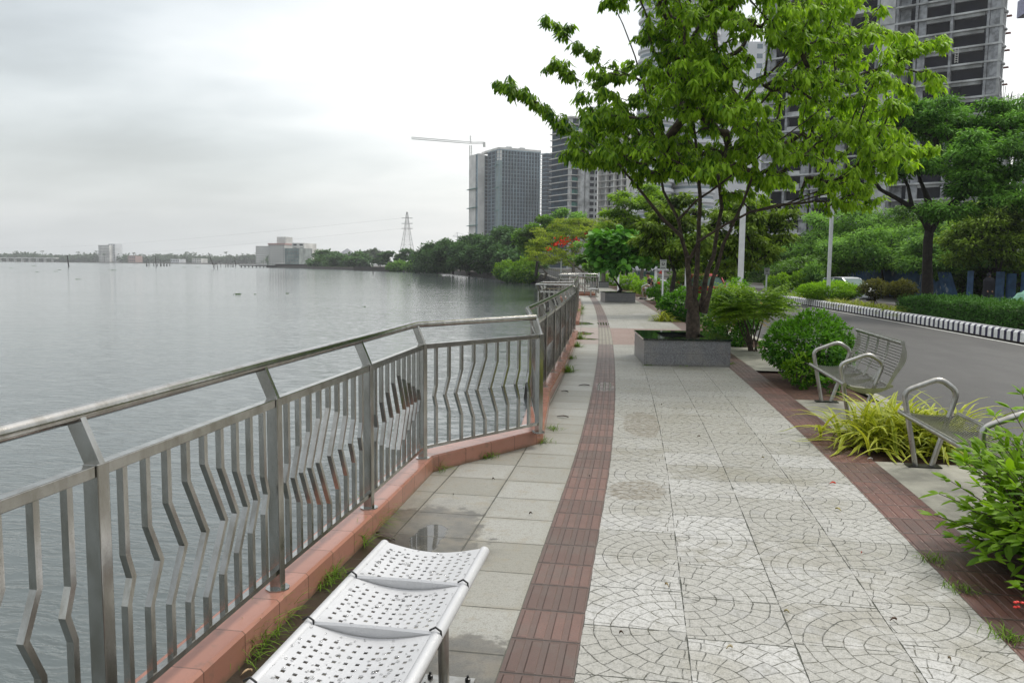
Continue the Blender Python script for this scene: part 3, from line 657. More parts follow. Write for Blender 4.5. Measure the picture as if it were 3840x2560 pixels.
# ------------------------------------------------------------------ railings
def railing(label, posts, first_kink=1, hr_ext=None, ends=(True, True), detail=True, panel=None, name='railing', zb=.13):
    """posts: list of (x, y) on the kerb; water on the left hand side"""
    t = thing(name, label, 'railing', (posts[0][0], posts[0][1], zb))
    ST = M['steel']; hr = offset(posts, .06) if len(posts) > 1 else posts
    for i, (x, y) in enumerate(posts):
        a = np.array(posts[max(0, i-1)]); c = np.array(posts[min(len(posts)-1, i+1)]); an = math.atan2(c[1]-a[1], c[0]-a[0])
        mb = MB(); mb.box((x, y, (zb+1.016)/2), (.052, .052, 1.016-zb), rz=an); pb = mb.build('post', ST, t, bevel=.003 if y < 9 else 0)
        mb = MB(); mb.lathe((x, y, zb), [(.055, 0), (.055, .006)], 10); mb.build('base_plate', ST, pb)
        h = hr[i]; mb = MB(); mb.bar((x, y, 1.005), (h[0], h[1], 1.145), .05, .024, up=(math.cos(an), math.sin(an), 0)); mb.build('strut', ST, t)
    mb = MB(); mb.tube([(h[0], h[1], 1.16) for h in hr], .0255, 14); mb.build('handrail', ST, t, smooth=50)
    mb = MB(); mb2 = MB()
    for a, c in zip(posts, posts[1:]):
        a = np.array(a); c = np.array(c); d = (c-a)/np.linalg.norm(c-a); p, q = a+d*.027, c-d*.027
        mb.bar((*p, .995), (*q, .995), .04, .038); mb2.bar((*p, zb+.085), (*q, zb+.085), .03, .022)
    mb.build('middle_rail', ST, t, bevel=.003 if posts[0][1] < 9 else 0); mb2.build('bottom_rail', ST, t)
    if detail:
        amps = [.02, .045, .065, .085, .1, .08, .06, .04, .02]; nb = 0; rest = MB(); y0_ = posts[0][1] < 0
        for k, (a, c) in enumerate(zip(posts, posts[1:])):
            a = np.array(a); c = np.array(c); L = np.linalg.norm(c-a); d = (c-a)/L; sg = 1 if (k+first_kink) % 2 else -1
            nn = min(9, max(3, int(round(L/.125))-1)); am = 1.4 if y0_ and k < 5 else 1.0
            for j in range(nn):
                s = (j+1)/(nn+1); e = np.interp(s*10, range(1, 10), amps); hh = np.interp(e, [.02, .1], [.11, .34]); zt, z0 = .977, zb+.096; zm = z0+(zt-z0)*.5
                H_ = zt-z0; x0 = a+d*L*s
                P4 = [(*x0, zt), (*x0, zm+H_*hh*1.02), (*(x0+d*sg*e*am), zm), (*x0, zm-H_*hh), (*x0, z0)]
                mb = MB() if nb < 96 else rest
                up = (d[0], d[1], 0)
                for p, q in zip(P4, P4[1:]): bar_prism(mb, p, q, d, .0115)
                if nb < 96: mb.build('baluster', ST, t)
                nb += 1
        if rest.v: o = rest.build('balusters', ST, t); o['kind'] = 'stuff'
    if panel:
        mb = MB()
        for a, c in zip(posts, posts[1:]):
            a = np.array(a); c = np.array(c); mb.bar((*a, .56), (*c, .56), .02, .72)
        mb.build('panel', panel, t)
    return t
def bar_prism(mb, p, q, d, h):
    "square bar whose ends stay horizontal so that kinked pieces meet"
    w = np.array([-d[1], d[0]]); V = []
    for c in (p, q):
        for sx, sy in ((-1, -1), (1, -1), (1, 1), (-1, 1)): V.append((c[0]+d[0]*sx*h+w[0]*sy*h, c[1]+d[1]*sx*h+w[1]*sy*h, c[2]))
    mb.add(V, [(0, 1, 5, 4), (1, 2, 6, 5), (2, 3, 7, 6), (3, 0, 4, 7), (0, 3, 2, 1), (4, 5, 6, 7)])
P_near = [(-1.62, -.42), (-1.62, .84), (-1.615, 2.12), (-1.625, 3.32), (-1.625, 4.56), (-1.645, 5.84), (-.89, 6.95)]
railing('near kinked steel railing before open water, running from the left edge to the inward corner', P_near, 1)
P2 = [(-.89, 6.95)]+[loc(-1.1, Y)[:2] for Y in (8.3, 9.65, 11.0, 12.35, 13.7, 15.05, 16.4, 17.75, 18.45)]
P2[0] = (-.905, 7.0)
railing('steel railing with diamond kinked bars running up the promenade past the square tree planter', P2[0:], 1)
P3 = [loc(-1.1, 18.5)[:2], loc(-1.95, 18.75)[:2], loc(-1.95, 20), loc(-1.95, 21.1)[:2], loc(-1.17, 21.6)[:2], loc(-1.17, 23.4), loc(-1.17, 25.2), loc(-1.17, 27), loc(-1.17, 28.8), loc(-1.17, 30.6), loc(-1.17, 32.4), loc(-1.17, 34.2), loc(-1.17, 36.4)]
railing('steel railing round the first small square bay above the dark water', [p[:2] for p in P3], 0)
P4 = [loc(-1.17, 36.5), loc(-2.02, 37.2), loc(-2.02, 38.6), loc(-2.02, 40.5), loc(-2.02, 42.3), loc(-.75, 42.9), loc(.0, 43.2), loc(0, 44.6), loc(0, 45.9), loc(-1.6, 46.8)]
railing('distant steel railing that crosses inward beside a red kerb end, left of the second planter', [p[:2] for p in P4], 0, detail=True)
ORN = pbr('weathered_panel', (.17, .16, .15), .7, var=.45, nscale=5)
P5 = [(x-.1, Y) for x, Y in farp]
railing('far weathered grey balustrade on the stone embankment beneath the flame trees', P5, 0, detail=False, panel=ORN)

# ------------------------------------------------------------------ perforated steel seat bench (near, left)
def perforated_seat(y0, y1, x0=-1.075, x1=-.635, z=.43, root=None, drops=True):
    mb = MB(); nx, ny = 10, 8; hw = .0135; xs = [x0]; ys_ = [y0]
    mx, my = .05, .062
    for i in range(nx):
        c = x0+mx+(x1-x0-2*mx)*i/(nx-1); xs += [c-hw/2, c+hw/2]
    xs.append(x1)
    for j in range(ny):
        c = y0+my+(y1-y0-2*my)*j/(ny-1); ys_ += [c-hw/2, c+hw/2]
    ys_.append(y1)
    def zz(x, y):
        s = (x-x0)/(x1-x0); e = min(1, max(0, (y-y0)/.035)); e2 = min(1, max(0, (y1-y)/.02))
        return z-.034*math.sin(math.pi*s)*(.25+.75*min(e, 1))+.0+(1-e)*.012*math.sin(math.pi*s)
    n = len(xs)
    for y in ys_:
        for x in xs: mb.v.append((x, y, zz(x, y)))
    for j in range(len(ys_)-1):
        for i in range(n-1):
            if i % 2 == 1 and j % 2 == 1: continue
            a = j*n+i; mb.f.append((a, a+1, a+n+1, a+n))
    # rounded front lip down the near side of each seat
    base = len(mb.v); m = 12
    for k in range(m+1):
        x = x0+(x1-x0)*k/m; zt = zz(x, y0); mb.v += [(x, y0, zt), (x, y0-.006, zt-.006), (x, y0-.004, zt-.006-.03*math.sin(math.pi*k/m)-.004)]
    for k in range(m):
        for q in range(2): a = base+k*3+q; mb.f.append((a+1, a, a+3, a+4))
    o = mb.build('seat', M['seat'], root, smooth=40); sm = o.modifiers.new('thickness', 'SOLIDIFY'); sm.thickness = .003; es = o.modifiers.new('edges', 'EDGE_SPLIT'); es.split_angle = R(35)
    if drops:
        d = MB()
        for _ in range(90):
            x, y = rng.uniform(x0+.01, x1-.01), rng.uniform(y0+.01, y1-.01); r = abs(rng.normal(.0022, .0016))+.0015
            d.ball((x, y, zz(x, y)+.001), (r*rng.uniform(.8, 1.6), r*rng.uniform(.8, 1.6), r*.55), 7, 4)
        q = d.build('raindrops', DROP, o, smooth=80); q['kind'] = 'stuff'
    return o
DROP, T_, b_ = new_mat('rain_drop'); b_.inputs['Roughness'].default_value = .02; b_.inputs['Transmission Weight'].default_value = .9; b_.inputs['IOR'].default_value = 1.33
def perf_bench(label, yend, n, near=True, xoff=0, yoff=0):
    t = thing('perforated_bench', label, 'bench', (-.855+xoff, yend-.2+yoff, 0)); x0, x1 = -1.075+xoff, -.635+xoff; y = yend+yoff; y_far = y
    for k in range(n):
        L = .4; perforated_seat(y-L+.006, y-.006, x0, x1, root=t, drops=near)
        if k < n-1:
            for x in (x0+.002, x1-.002):
                mb = MB(); mb.tube([(x-.02, y-L, .437), (x, y-L, .449), (x+.018, y-L, .437), (x+.02, y-L, .41)], .0035, 6); mb.build('clip', M['black'], t)
        y -= L
    for x in (x0, x1):
        mb = MB(); mb.tube([(x, y_far, .414), (x, y, .414)], .021, 14); mb.build('side_tube', M['seat'], t, smooth=50)
    mb = MB(); mb.box(((x0+x1)/2, (y_far+y)/2, .36), (.06, y_far-y-.1, .04)); mb.build('beam', M['bench'], t)
    for yy in (y_far-.36, y+.25):
        leg = MB(); leg.tube([(x0+.08, yy, .36), (x1-.08, yy, .36)], .018, 8); leg.tube([(x1-.09, yy, .36), (x1-.085, yy, .012)], .0215, 12); leg.tube([(x0+.09, yy, .36), (x0+.085, yy, .012)], .0215, 12)
        lo = leg.build('leg', M['bench'], t, smooth=50)
        for xx in (x1-.075, x0+.075):
            p = MB(); p.box((xx, yy, .006), (.2, .13, .008)); p.build('foot_plate', M['bench'], lo)
            for q in ((.075, .04), (.075, -.04), (-.075, .04), (-.075, -.04)):
                bo = MB(); bo.lathe((xx+q[0], yy+q[1], .01), [(.011, 0), (.011, .01), (.005, .013), (.005, .022)], 6); bo.build('bolt', M['darkmetal'], lo)
M['darkmetal'] = pbr('dark_metal', (.05, .05, .05), .4, 1, var=.2)
perf_bench('white perforated steel bench wet with raindrops beside the salmon kerb', 3.21, 5)
perf_bench('small distant perforated bench inside the railed bay behind the red kerb end', 42.3, 3, False, -2.05+.35, 0)

# ------------------------------------------------------------------ steel rod benches with arms
def fillet(pts, r=.06, n=5):
    out = [np.array(pts[0], float)]
    for a, c, e in zip(pts, pts[1:], pts[2:]):
        a, c, e = map(lambda p: np.array(p, float), (a, c, e)); u = (a-c)/np.linalg.norm(a-c); w = (e-c)/np.linalg.norm(e-c)
        for k in range(n+1):
            s = k/n; out.append((1-s)**2*(c+u*r)+2*s*(1-s)*c+s*s*(c+w*r))
    out.append(np.array(pts[-1], float)); return out
def rod_bench(label, x0, ya, yb, back=True, inset=.2, curve=True):
    "x0: front edge of the seat; faces the water (-x)"
    t = thing('steel_bench', label, 'bench', (x0+.25, (ya+yb)/2, 0)); BS = M['bench']
    for y in (ya+inset, yb-inset):
        pts = [(x0+.11, y, .01), (x0-.01, y, .62), (x0+.26, y, .735), (x0+.40, y, .63), (x0+.235, y, .01)]
        if back: pts = [(x0+.11, y, .01), (x0-.01, y, .62), (x0+.27, y, .735), (x0+.42, y, .64), (x0+.22, y, .01)]
        mb = MB(); mb.tube(fillet(pts, .065), .0225, 12); f = mb.build('arm_frame', BS, t, smooth=50)
        p = MB(); p.box((x0+.17, y, .006), (.26, .12, .008)); p.build('foot_plate', M['darkmetal'], f)
    for x, r in ((x0, .021), (x0+.45, .017)):
        mb = MB(); mb.tube([(x, ya, .43), (x, yb, .43)], r, 12); mb.build('seat_rail', BS, t, smooth=50)
    mb = MB(); n = 18
    for i in range(1, n):
        s = i/n; x = x0+.01+.43*s; z = .435-.02*math.sin(math.pi*s); mb.tube([(x, ya+.006, z), (x, yb-.006, z)], .0045, 5)
    mb.build('seat', BS, t, smooth=60)
    for y in (ya, yb, (ya+yb)/2-.22, (ya+yb)/2+.22):
        mb = MB(); vs = []; m = 10
        for k in range(m+1):
            s = k/m; x = x0+.45*s; vs += [(x, y-.003, .43-.02*math.sin(math.pi*s)-.008), (x, y-.003, .425-.075*math.sin(math.pi*s)-.008), (x, y+.003, .43-.02*math.sin(math.pi*s)-.008), (x, y+.003, .425-.075*math.sin(math.pi*s)-.008)]
        fs = []
        for k in range(m): a = k*4; fs += [(a, a+1, a+5, a+4), (a+2, a+6, a+7, a+3), (a+1, a+3, a+7, a+5)]
        mb.add(vs, fs); mb.build('seat_bracket', BS, t)
    if back:
        def bk(s): # backrest centre line from seat up to the rolled top
            return (x0+.42+.115*s+.03*math.sin(math.pi*s), .5+.37*s)
        mb = MB()
        for i in range(12):
            x, z = bk(.1+.84*i/11); mb.tube([(x, ya+.004, z), (x, yb-.004, z)], .005, 5)
        mb.build('backrest', BS, t, smooth=60)
        x, z = bk(1); mb = MB(); mb.tube([(x, ya, z), (x, yb, z)], .024, 12); mb.build('top_rail', BS, t, smooth=50)
        for q, y in enumerate((ya, yb, ya+(yb-ya)*.3, ya+(yb-ya)*.52, ya+(yb-ya)*.74)):
            mb = MB(); m = 14; vs = []; wd = .026 if q < 2 else .02; th = .004 if q < 2 else .03
            for k in range(m+1):
                s = k/m; x, z = bk(s); 
                if s < .25: x = x-.03*(.25-s)*4; z = .41+(bk(.25)[1]-.41)*s/.25
                w_ = wd*math.sin(math.pi*min(.95, max(.12, s)))+.008
                if q >= 2: w_ = .004; x += .012
                vs += [(x, y-th, z), (x+w_*1.9, y-th, z), (x, y+th, z), (x+w_*1.9, y+th, z)]
            fs = []
            for k in range(m): a = k*4; fs += [(a, a+1, a+5, a+4), (a+2, a+6, a+7, a+3), (a+1, a+3, a+7, a+5), (a, a+4, a+6, a+2)]
            mb.add(vs, fs); mb.build('back_bracket', BS, t)
    return t
rod_bench('steel rod bench with a curved backrest beside the round green bush', 2.06, 8.52, 10.25)
rod_bench('backless steel rod bench beside the yellow striped grass clump', 2.14, 5.28, 7.0, back=False, inset=.1)
rod_bench('steel bench partly hidden behind the tree trunk and small dark bush', 2.14+cv(27), 26.0, 27.8)
rod_bench('farther steel bench with its arm raised behind the small dark bush', 2.2+cv(30), 29.4, 31.0)
rod_bench('steel bench on which the man in white shorts sits', 2.0+cv(39.8), 38.9, 40.6)
rod_bench('steel bench far off between the two planters and green hedges', 2.2+cv(56), 55, 56.7)

# ------------------------------------------------------------------ granite planters
def planter(label, x0, x1, y0, y1, h, c, rot=0, hole=.3, rim=.14):
    "rot about the front left corner"
    t = thing('planter', label, 'planter', ((x0+x1)/2, (y0+y1)/2, 0), 'square granite tree planters')
    cr, sr = math.cos(rot), math.sin(rot)
    def W(x, y, z): dx, dy = x-x0, y-y0; return (x0+dx*cr-dy*sr, y0+dx*sr+dy*cr, z)
    def ring(a, z0, z1, inner, mat, name):
        mb = MB(); O = [(x0-a, y0-a), (x1+a, y0-a), (x1+a, y1+a), (x0-a, y1+a)]; I = [(x0+inner, y0+inner), (x1-inner, y0+inner), (x1-inner, y1-inner), (x0+inner, y1-inner)]
        V = [W(*p, z) for z in (z0, z1) for p in O]+[W(*p, z) for z in (z0, z1) for p in I]; Fc = []
        for k in range(4):
            n = (k+1) % 4; Fc += [(k, n, 4+n, 4+k), (8+n, 8+k, 12+k, 12+n), (4+k, 4+n, 12+n, 12+k), (k, 8+k, 8+n, n)]
        mb.add(V, Fc); return mb.build(name, mat, t)
    ring(0, -.01, h-.03, rim-.02, M['granite'], 'wall'); ring(.018, h-.03, h, hole, M['blackstone'], 'coping')
    mb = MB(); mb.add([W(x0+.1, y0+.1, h-.1), W(x1-.1, y0+.1, h-.1), W(x1-.1, y1-.1, h-.1), W(x0+.1, y1-.1, h-.1)], [(0, 1, 2, 3)]); mb.build('soil', M['soil2'], t)
    return t
planter('large grey granite planter holding the spreading tree in the middle of the walk', .04, 1.43, 13.1, 14.75, .45, 0, R(6), hole=.33)
planter('second granite planter farther up the walk with the round-leaved tree', -1.66, -.3, 35.6, 36.9, .45, 0, R(12))
planter('third granite planter, smallest and farthest up the walk', -3.75, -2.5, 59.2, 60.4, .45, 0, R(12))

# ------------------------------------------------------------------ lamp posts, signs, bollards, bin
def lamp(label, x, Y, h, arm=.62, w=.14, z0=0, group='white lamp posts'):
    t = thing('lamp_post', label, 'lamp post', (x, Y, z0), group)
    mb = MB(); mb.box((x, Y, (z0+h)/2), (w, w, h-z0)); mb.build('pole', M['white'], t)
    for s in (-1, 1):
        mb = MB(); e = x+s*arm
        mb.add([(x+s*.06, Y-.07, h-.12), (x+s*.06, Y+.07, h-.12), (e, Y+.07, h-.16), (e, Y-.07, h-.16), (x+s*.06, Y-.07, h), (x+s*.06, Y+.07, h), (e-s*.06, Y+.07, h-.02), (e-s*.06, Y-.07, h-.02)],
               [(0, 1, 2, 3), (4, 7, 6, 5), (0, 3, 7, 4), (1, 5, 6, 2), (2, 6, 7, 3), (0, 4, 5, 1)]); mb.build('lamp_arm', M['white'], t)
    mb = MB(); mb.box((x, Y, h+.015), (.34, .34, .03)); mb.build('cap', M['white'], t)
    return t
def px_at(x, y, Y): return at(x, y, Y)
q = at(2789, 715, 22.5); lamp('white square lamp post with twin arms rising just right of the planter tree trunk', q[0], 22.5, q[2])
q = at(3110, 1000, 38); lamp('white lamp post on the median beside the white car', q[0], 38, 4.9, z0=-.1)
for px, Y, lb in [(2104, 75, 'thin white post by the far balustrade under the flame tree'), (2247, 66, 'thin white post beyond the third planter'), (2574, 34, 'white post just left of the main tree trunk'), (2460, 44, 'broad white post behind the seated man')]:
    q = at(px, 1000, Y); lamp(lb, q[0], Y, 2.2 if px < 2300 else 1.75 if px > 2500 else 1.45, arm=.1, w=.1 if px != 2460 else .14)
q = at(2319, 1030, 44); t = thing('bollard_light', 'short white bollard light with a round cap behind the round-leaved tree', 'bollard', (q[0], 44, 0)); mb = MB(); mb.lathe((q[0], 44, 0), [(.05, 0), (.05, 1.45)], 10); mb.build('post', M['white'], t); mb = MB(); mb.ball((q[0], 44, 1.5), .08); mb.build('cap', M['white'], t, smooth=60)
def sign(label, x, Y, z, w, h, post=True):
    t = thing('sign', label, 'sign', (x, Y, 0)); g = pbr('sign_grey', (.36, .37, .35), .5, var=.15)
    mb = MB(); mb.box((x, Y, z), (w, .02, h)); pl = mb.build('plate', g, t)
    mb = MB(); r = w*.24
    for k in range(14):   # open ring emblem with a gap at the top, as on the plate
        a0, a1 = R(-240+k*300/14-0), R(-240+(k+1)*300/14); a0 += R(0); 
        for a in (a0,): pass
        P = [(x+math.cos(a)*rr, Y-.014, z+.02+math.sin(a)*rr) for a in (a0, a1) for rr in (r*.5, r)]
        mb.add(P, [(0, 1, 3, 2)])
    mb.build('emblem', M['black'], pl)
    mb = MB(); mb.box((x, Y-.0135, z+h*.42), (w*.8, .004, h*.06)); mb.box((x, Y-.0135, z-h*.34), (w*.7, .004, h*.05)); mb.build('lettering', M['navy'], pl)
    if post: mb = MB(); mb.box((x, Y+.03, z/2), (.05, .04, z)); mb.build('post', M['white'], t)
q = at(2487, 992, 25.7); sign('grey plate with a round black emblem fixed beside a slim dark trunk', q[0], 25.7, q[2], .2, .31)
q = at(2876, 1017, 31); sign('small grey sign with a round black emblem above the ferny shrub', q[0], 31, q[2], .19, .26)
q = gnd(2442, 1119); t = thing('litter_bin', 'round concrete litter bin beside the seated man', 'bin', (q[0]+.35, q[1]-3, 0)); mb = MB(); mb.lathe((q[0]+.35, q[1]-3, 0), [(.2, 0), (.21, .05), (.21, .55), (.17, .6), (.15, .58), (.14, .3)], 18); mb.build('barrel', pbr('bin_concrete', (.3, .25, .19), .8, var=.3), t, smooth=40); mb = MB(); mb.lathe((q[0]+.35, q[1]-3, .56), [(.19, 0), (.2, .03), (.02, .05)], 18); mb.build('lid', pbr('bin_lid', (.4, .36, .3), .7), t, smooth=40)

# ------------------------------------------------------------------ the main tree
def main_tree():
    Y0 = 14.35; base = at(2600, 1240, Y0); t = thing('spreading_tree', 'large multi-stemmed tree with drooping bright green leaves in the near granite planter', 'tree', base)
    def L(lst): return [(at(x, y, Y0+dy), r*(.66 if r < .09 else .85)) for x, y, dy, r in lst]
    stems = [
      L([(2598, 1262, 0, .19), (2598, 1200, 0, .145), (2600, 1130, 0, .10), (2603, 1090, 0, .08)]),
      L([(2585, 1150, -.05, .085), (2582, 1040, -.1, .075), (2576, 965, -.15, .062), (2554, 886, -.3, .05), (2488, 824, -.5, .045), (2416, 733, -.7, .036), (2330, 630, -.9, .026), (2240, 575, -1.1, .014)]),
      L([(2582, 985, -.12, .055), (2560, 905, .1, .048), (2544, 824, .2, .042), (2488, 717, .4, .036), (2458, 577, .5, .03), (2438, 408, .5, .026), (2382, 214, .4, .02), (2336, 92, .3, .015), (2275, -20, .2, .01)]),
      L([(2606, 1110, .08, .08), (2615, 1000, .12, .068), (2620, 886, .15, .058), (2625, 728, .2, .05), (2612, 560, .3, .038), (2590, 380, .4, .03), (2575, 200, .3, .022), (2590, 20, .2, .014), (2600, -200, 0, .008)]),
      L([(2625, 1160, .1, .08), (2655, 1010, .2, .064), (2677, 957, .3, .056), (2707, 779, .5, .05), (2690, 640, .6, .044), (2780, 393, .7, .036), (2897, 265, .7, .03), (3000, 143, .6, .022), (3090, 20, .5, .014)]),
      L([(2640, 1170, .0, .07), (2672, 1050, -.1, .055), (2712, 916, -.2, .045), (2758, 819, -.3, .038), (2830, 640, -.3, .032), (2846, 398, -.4, .028), (2938, 286, -.4, .024), (3060, 180, -.4, .016), (3170, 60, -.4, .01)]),
      L([(2592, 965, -.25, .045), (2620, 905, -.4, .04), (2682, 865, -.6, .035), (2814, 794, -.9, .028), (2916, 768, -1.0, .022), (3120, 722, -1.2, .015)]),
      L([(2544, 824, -.1, .034), (2610, 753, -.5, .03), (2712, 682, -.8, .027), (2835, 600, -1.0, .022), (2960, 500, -1.1, .016), (3090, 400, -1.2, .01)]),
      L([(2820, 794, -.1, .028), (2942, 768, .1, .024), (3069, 717, .2, .02), (3222, 615, .2, .016), (3330, 575, .1, .011), (3500, 555, 0, .005)]),
      L([(2325, 625, -.9, .024), (2250, 570, -1.0, .018), (2200, 530, -1.1, .016), (2110, 480, -1.2, .012), (2030, 400, -1.2, .009), (1960, 345, -1.2, .006), (1870, 310, -1.2, .003)]),
      L([(2400, 300, .3, .018), (2330, 270, .1, .015), (2250, 250, 0, .011), (2170, 180, -.1, .007), (2100, 115, -.1, .005), (2050, 70, -.1, .003)]),
      L([(2430, 400, .5, .016), (2300, 360, .3, .01), (2180, 305, .2, .005), (2070, 240, .2, .003)]),
      L([(3060, 180, -.4, .012), (3200, 200, -.5, .009), (3330, 210, -.5, .006), (3420, 175, -.5, .004), (3545, 150, -.5, .003)]),
    ]
    poly = [(2270, -40), (2262, 120), (2240, 220), (2190, 330), (2170, 420), (2200, 520), (2130, 570), (2210, 600), (2290, 640), (2400, 655), (2480, 700), (2570, 690), (2690, 690), (2770, 740), (2880, 705), (2980, 745), (3080, 740), (3180, 790), (3230, 760), (3260, 640), (3330, 590), (3420, 545), (3330, 470), (3310, 390), (3400, 330), (3430, 290), (3390, 240), (3320, 250), (3290, 110), (3270, -40), (3180, -260), (2900, -420), (2600, -440), (2380, -260)]
    def inside(x, y):
        c = False; n = len(poly)
        for i in range(n):
            (x1, y1), (x2, y2) = poly[i], poly[i-1]
            if (y1 > y) != (y2 > y) and x < (x2-x1)*(y-y1)/(y2-y1)+x1: c = not c
        return c
    att = []
    holes = [(2790, 110, 60, 70), (2900, 190, 45, 55), (2440, 20, 60, 40), (2420, 480, 40, 30), (2830, 430, 35, 30), (2650, 500, 35, 30), (2350, 150, 30, 40), (2700, 300, 30, 30), (2560, 110, 30, 40), (2500, 560, 34, 26)]
    discs = 0
    while discs < 195:
        x, y = (rng.uniform(2080, 3480), rng.uniform(-420, 790)) if discs > 34 else (rng.uniform(2380, 2760), rng.uniform(60, 640))
        if not inside(x, y) or any(((x-a)/c)**2+((y-bb)/d)**2 < 1 for a, bb, c, d in holes): continue
        cx = 1-((x-2760)/720)**2; dmax = 2.4*math.sqrt(max(.06, cx)); q_ = rng.uniform(-1, 1); q_ = math.copysign(abs(q_)**.75, q_); c0 = at(x, y, Y0+q_*dmax); R0 = rng.uniform(.3, .62); discs += 1
        out = c0-np.array([base[0], base[1], c0[2]]); out /= np.linalg.norm(out)+1e-6
        for _ in range(int(9+R0*16)):
            a_ = rng.uniform(0, 6.28); rr = R0*math.sqrt(rng.random()); o_ = np.array([math.cos(a_)*rr, math.sin(a_)*rr, 0]); o_[2] = -.22*(o_@out)-.25*rr*rr/R0+rng.normal(0, .035); att.append(c0+o_)
    extra_ = [(2150, 560), (2210, 590), (2270, 600), (2340, 620), (2200, 500), (2280, 520), (2350, 540), (2260, 430), (2330, 460), (3300, 560), (3260, 640), (3230, 720), (3330, 480), (3180, 760)]
    for x, y in extra_:
        c0 = at(x, y, Y0+rng.uniform(-.9, .3))
        for _ in range(13): att.append(c0+np.array([rng.normal(0, .2), rng.normal(0, .25), rng.normal(0, .05)]))
    for lst, k in [(((1870, 310), (1895, 318), (1930, 330), (1965, 352), (2000, 378), (2030, 395), (2065, 420), (2100, 445), (2130, 475), (2160, 510)), 5), (((2060, 75), (2095, 90), (2130, 120), (2160, 170), (2190, 180), (2215, 190)), 5), (((2060, 250), (2095, 235), (2120, 250), (2150, 270)), 6), (((3550, 150), (3520, 160), (3470, 165), (3430, 180), (3395, 190), (3360, 190)), 5), (((3500, 550), (3460, 545), (3430, 552), (3400, 560), (3350, 580)), 5), (((3440, 115), (3400, 130), (3350, 150)), 2), (((2125, 575), (2165, 570), (2230, 590), (2280, 600)), 4)]:
        for x, y in lst:
            for _ in range(k):
                dy = -1.1 if x < 2300 and y > 280 else (-.1 if x < 2300 else -.3); att.append(at(x+rng.normal(0, 15), y+rng.normal(0, 12), Y0+dy+rng.normal(0, .12)))
    att = np.array(att)
    P, par, rad, tips = grow(stems, att, sag=.05, step=.22, tip=.0042, exp=.46, up=.9)
    branch_mesh(P, par, rad, 'trunk', M['bark'], t, 9)
    pos = []; dr = []; nr = []; ln = []; var = []
    right_c = at(3300, 400, Y0)
    for i, p, q in tips:
        ax = p-q; ax /= np.linalg.norm(ax)+1e-9; tone = np.clip(.56+.24*(p[0]-base[0])/3.5+.04*(p[2]-4.4)/2.5, -.3, 1)+rng.normal(0, .15)  # light from the upper right is put into the leaf tone
        pts_ = [p]; j = i
        for _ in range(2):
            j = par[j]
            if j < 0 or rad[j] > .03: break
            pts_ += [(pts_[-1]+P[j])/2, P[j]]
        for ci, c in enumerate(pts_):
            k = rng.integers(6, 10) if ci == 0 else rng.integers(3, 6); a0 = rng.uniform(0, 6.28)
            for j2 in range(k):
                a = a0+6.283*j2/k+rng.normal(0, .3); h = np.array([math.cos(a), math.sin(a), 0])*rng.uniform(.4, .9)+ax*.3; h[2] -= rng.uniform(.35, 1.3)
                pos.append(c+rdir(1)[0]*rng.uniform(.01, .06)); dr.append(h); n_ = np.array([h[0]*.8, h[1]*.8, 1.0])+rdir(1)[0]*.25; nr.append(n_); ln.append(rng.uniform(.06, .17)); var.append(tone+rng.normal(0, .2))
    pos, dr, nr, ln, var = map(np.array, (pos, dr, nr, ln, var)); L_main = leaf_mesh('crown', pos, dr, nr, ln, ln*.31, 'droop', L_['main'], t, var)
main_tree()

# ------------------------------------------------------------------ shrubs and small plants
def shrub(name, label, c, r, n, leaf, ln, ratio, tpl='fold', droop=.1, cat='shrub', group=None, box=False, stems=10, shellp=.25, up=.5, base_z=-.03, whorl=5, lowcut=.0, tone=.0):
    "c: centre of the crown; r: radii"
    c = np.array(c, float); r = np.array(r, float); t = thing(name, label, cat, (c[0], c[1], base_z), group)
    d = rdir(n)
    if box:
        e = np.sign(d)*np.abs(d)**.35; e /= np.max(np.abs(e), axis=1, keepdims=True); d = e*(.93+.07*rng.random((n, 1)))
    rad = 1-(rng.random(n)**2)*shellp; lump = 1+.08*np.sin(d[:, 0]*5+1)+.07*np.sin(d[:, 1]*6+2)+.06*np.sin(d[:, 2]*7+d[:, 0]*4)
    if box: lump = 1+.03*np.sin(d[:, 0]*23)+.04*np.sin(d[:, 1]*31)
    P = c+d*r*(rad*lump)[:, None]; keep = P[:, 2] > base_z+lowcut; P = P[keep]; d = d[keep]; rad = rad[keep]; n = len(P)
    P = np.repeat(P, whorl, 0); D = np.repeat(d, whorl, 0); a = rdir(n*whorl); dirs = D*.75+a*.8; dirs[:, 2] += .15-droop
    P = P+rng.normal(0, ln*.22, P.shape); nr = D*.6+np.array([0, 0, up])+rdir(len(P))*.35
    l = ln*rng.uniform(.65, 1.2, len(P)); var = .4+.3*D[:, 2]+tone+rng.normal(0, .15, len(P))+np.repeat(rng.normal(0, .1, n), whorl)-(1-np.repeat(rad, whorl))*.8  # painted shading: leaf tone darker inside the bush, lighter on top
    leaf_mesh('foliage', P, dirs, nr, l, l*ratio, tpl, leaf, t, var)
    if stems:
        mb = MB()
        for k in range(stems):
            d_ = rdir(1)[0]; d_[2] = abs(d_[2])*.6+.1; e = c+d_*r*.8; b0 = np.array([c[0]+rng.normal(0, .12)*r[0], c[1]+rng.normal(0, .12)*r[1] if not box else e[1], base_z-.02])
            if box: b0[0] = c[0]+rng.normal(0, .3)*r[0]
            m = (b0+e)/2+np.array([0, 0, .05]); mb.tube([b0, m, e], [.012+.006*r[2], .008, .003], 5, cap=False)
        mb.build('stem', M['bark'], t)
    return t
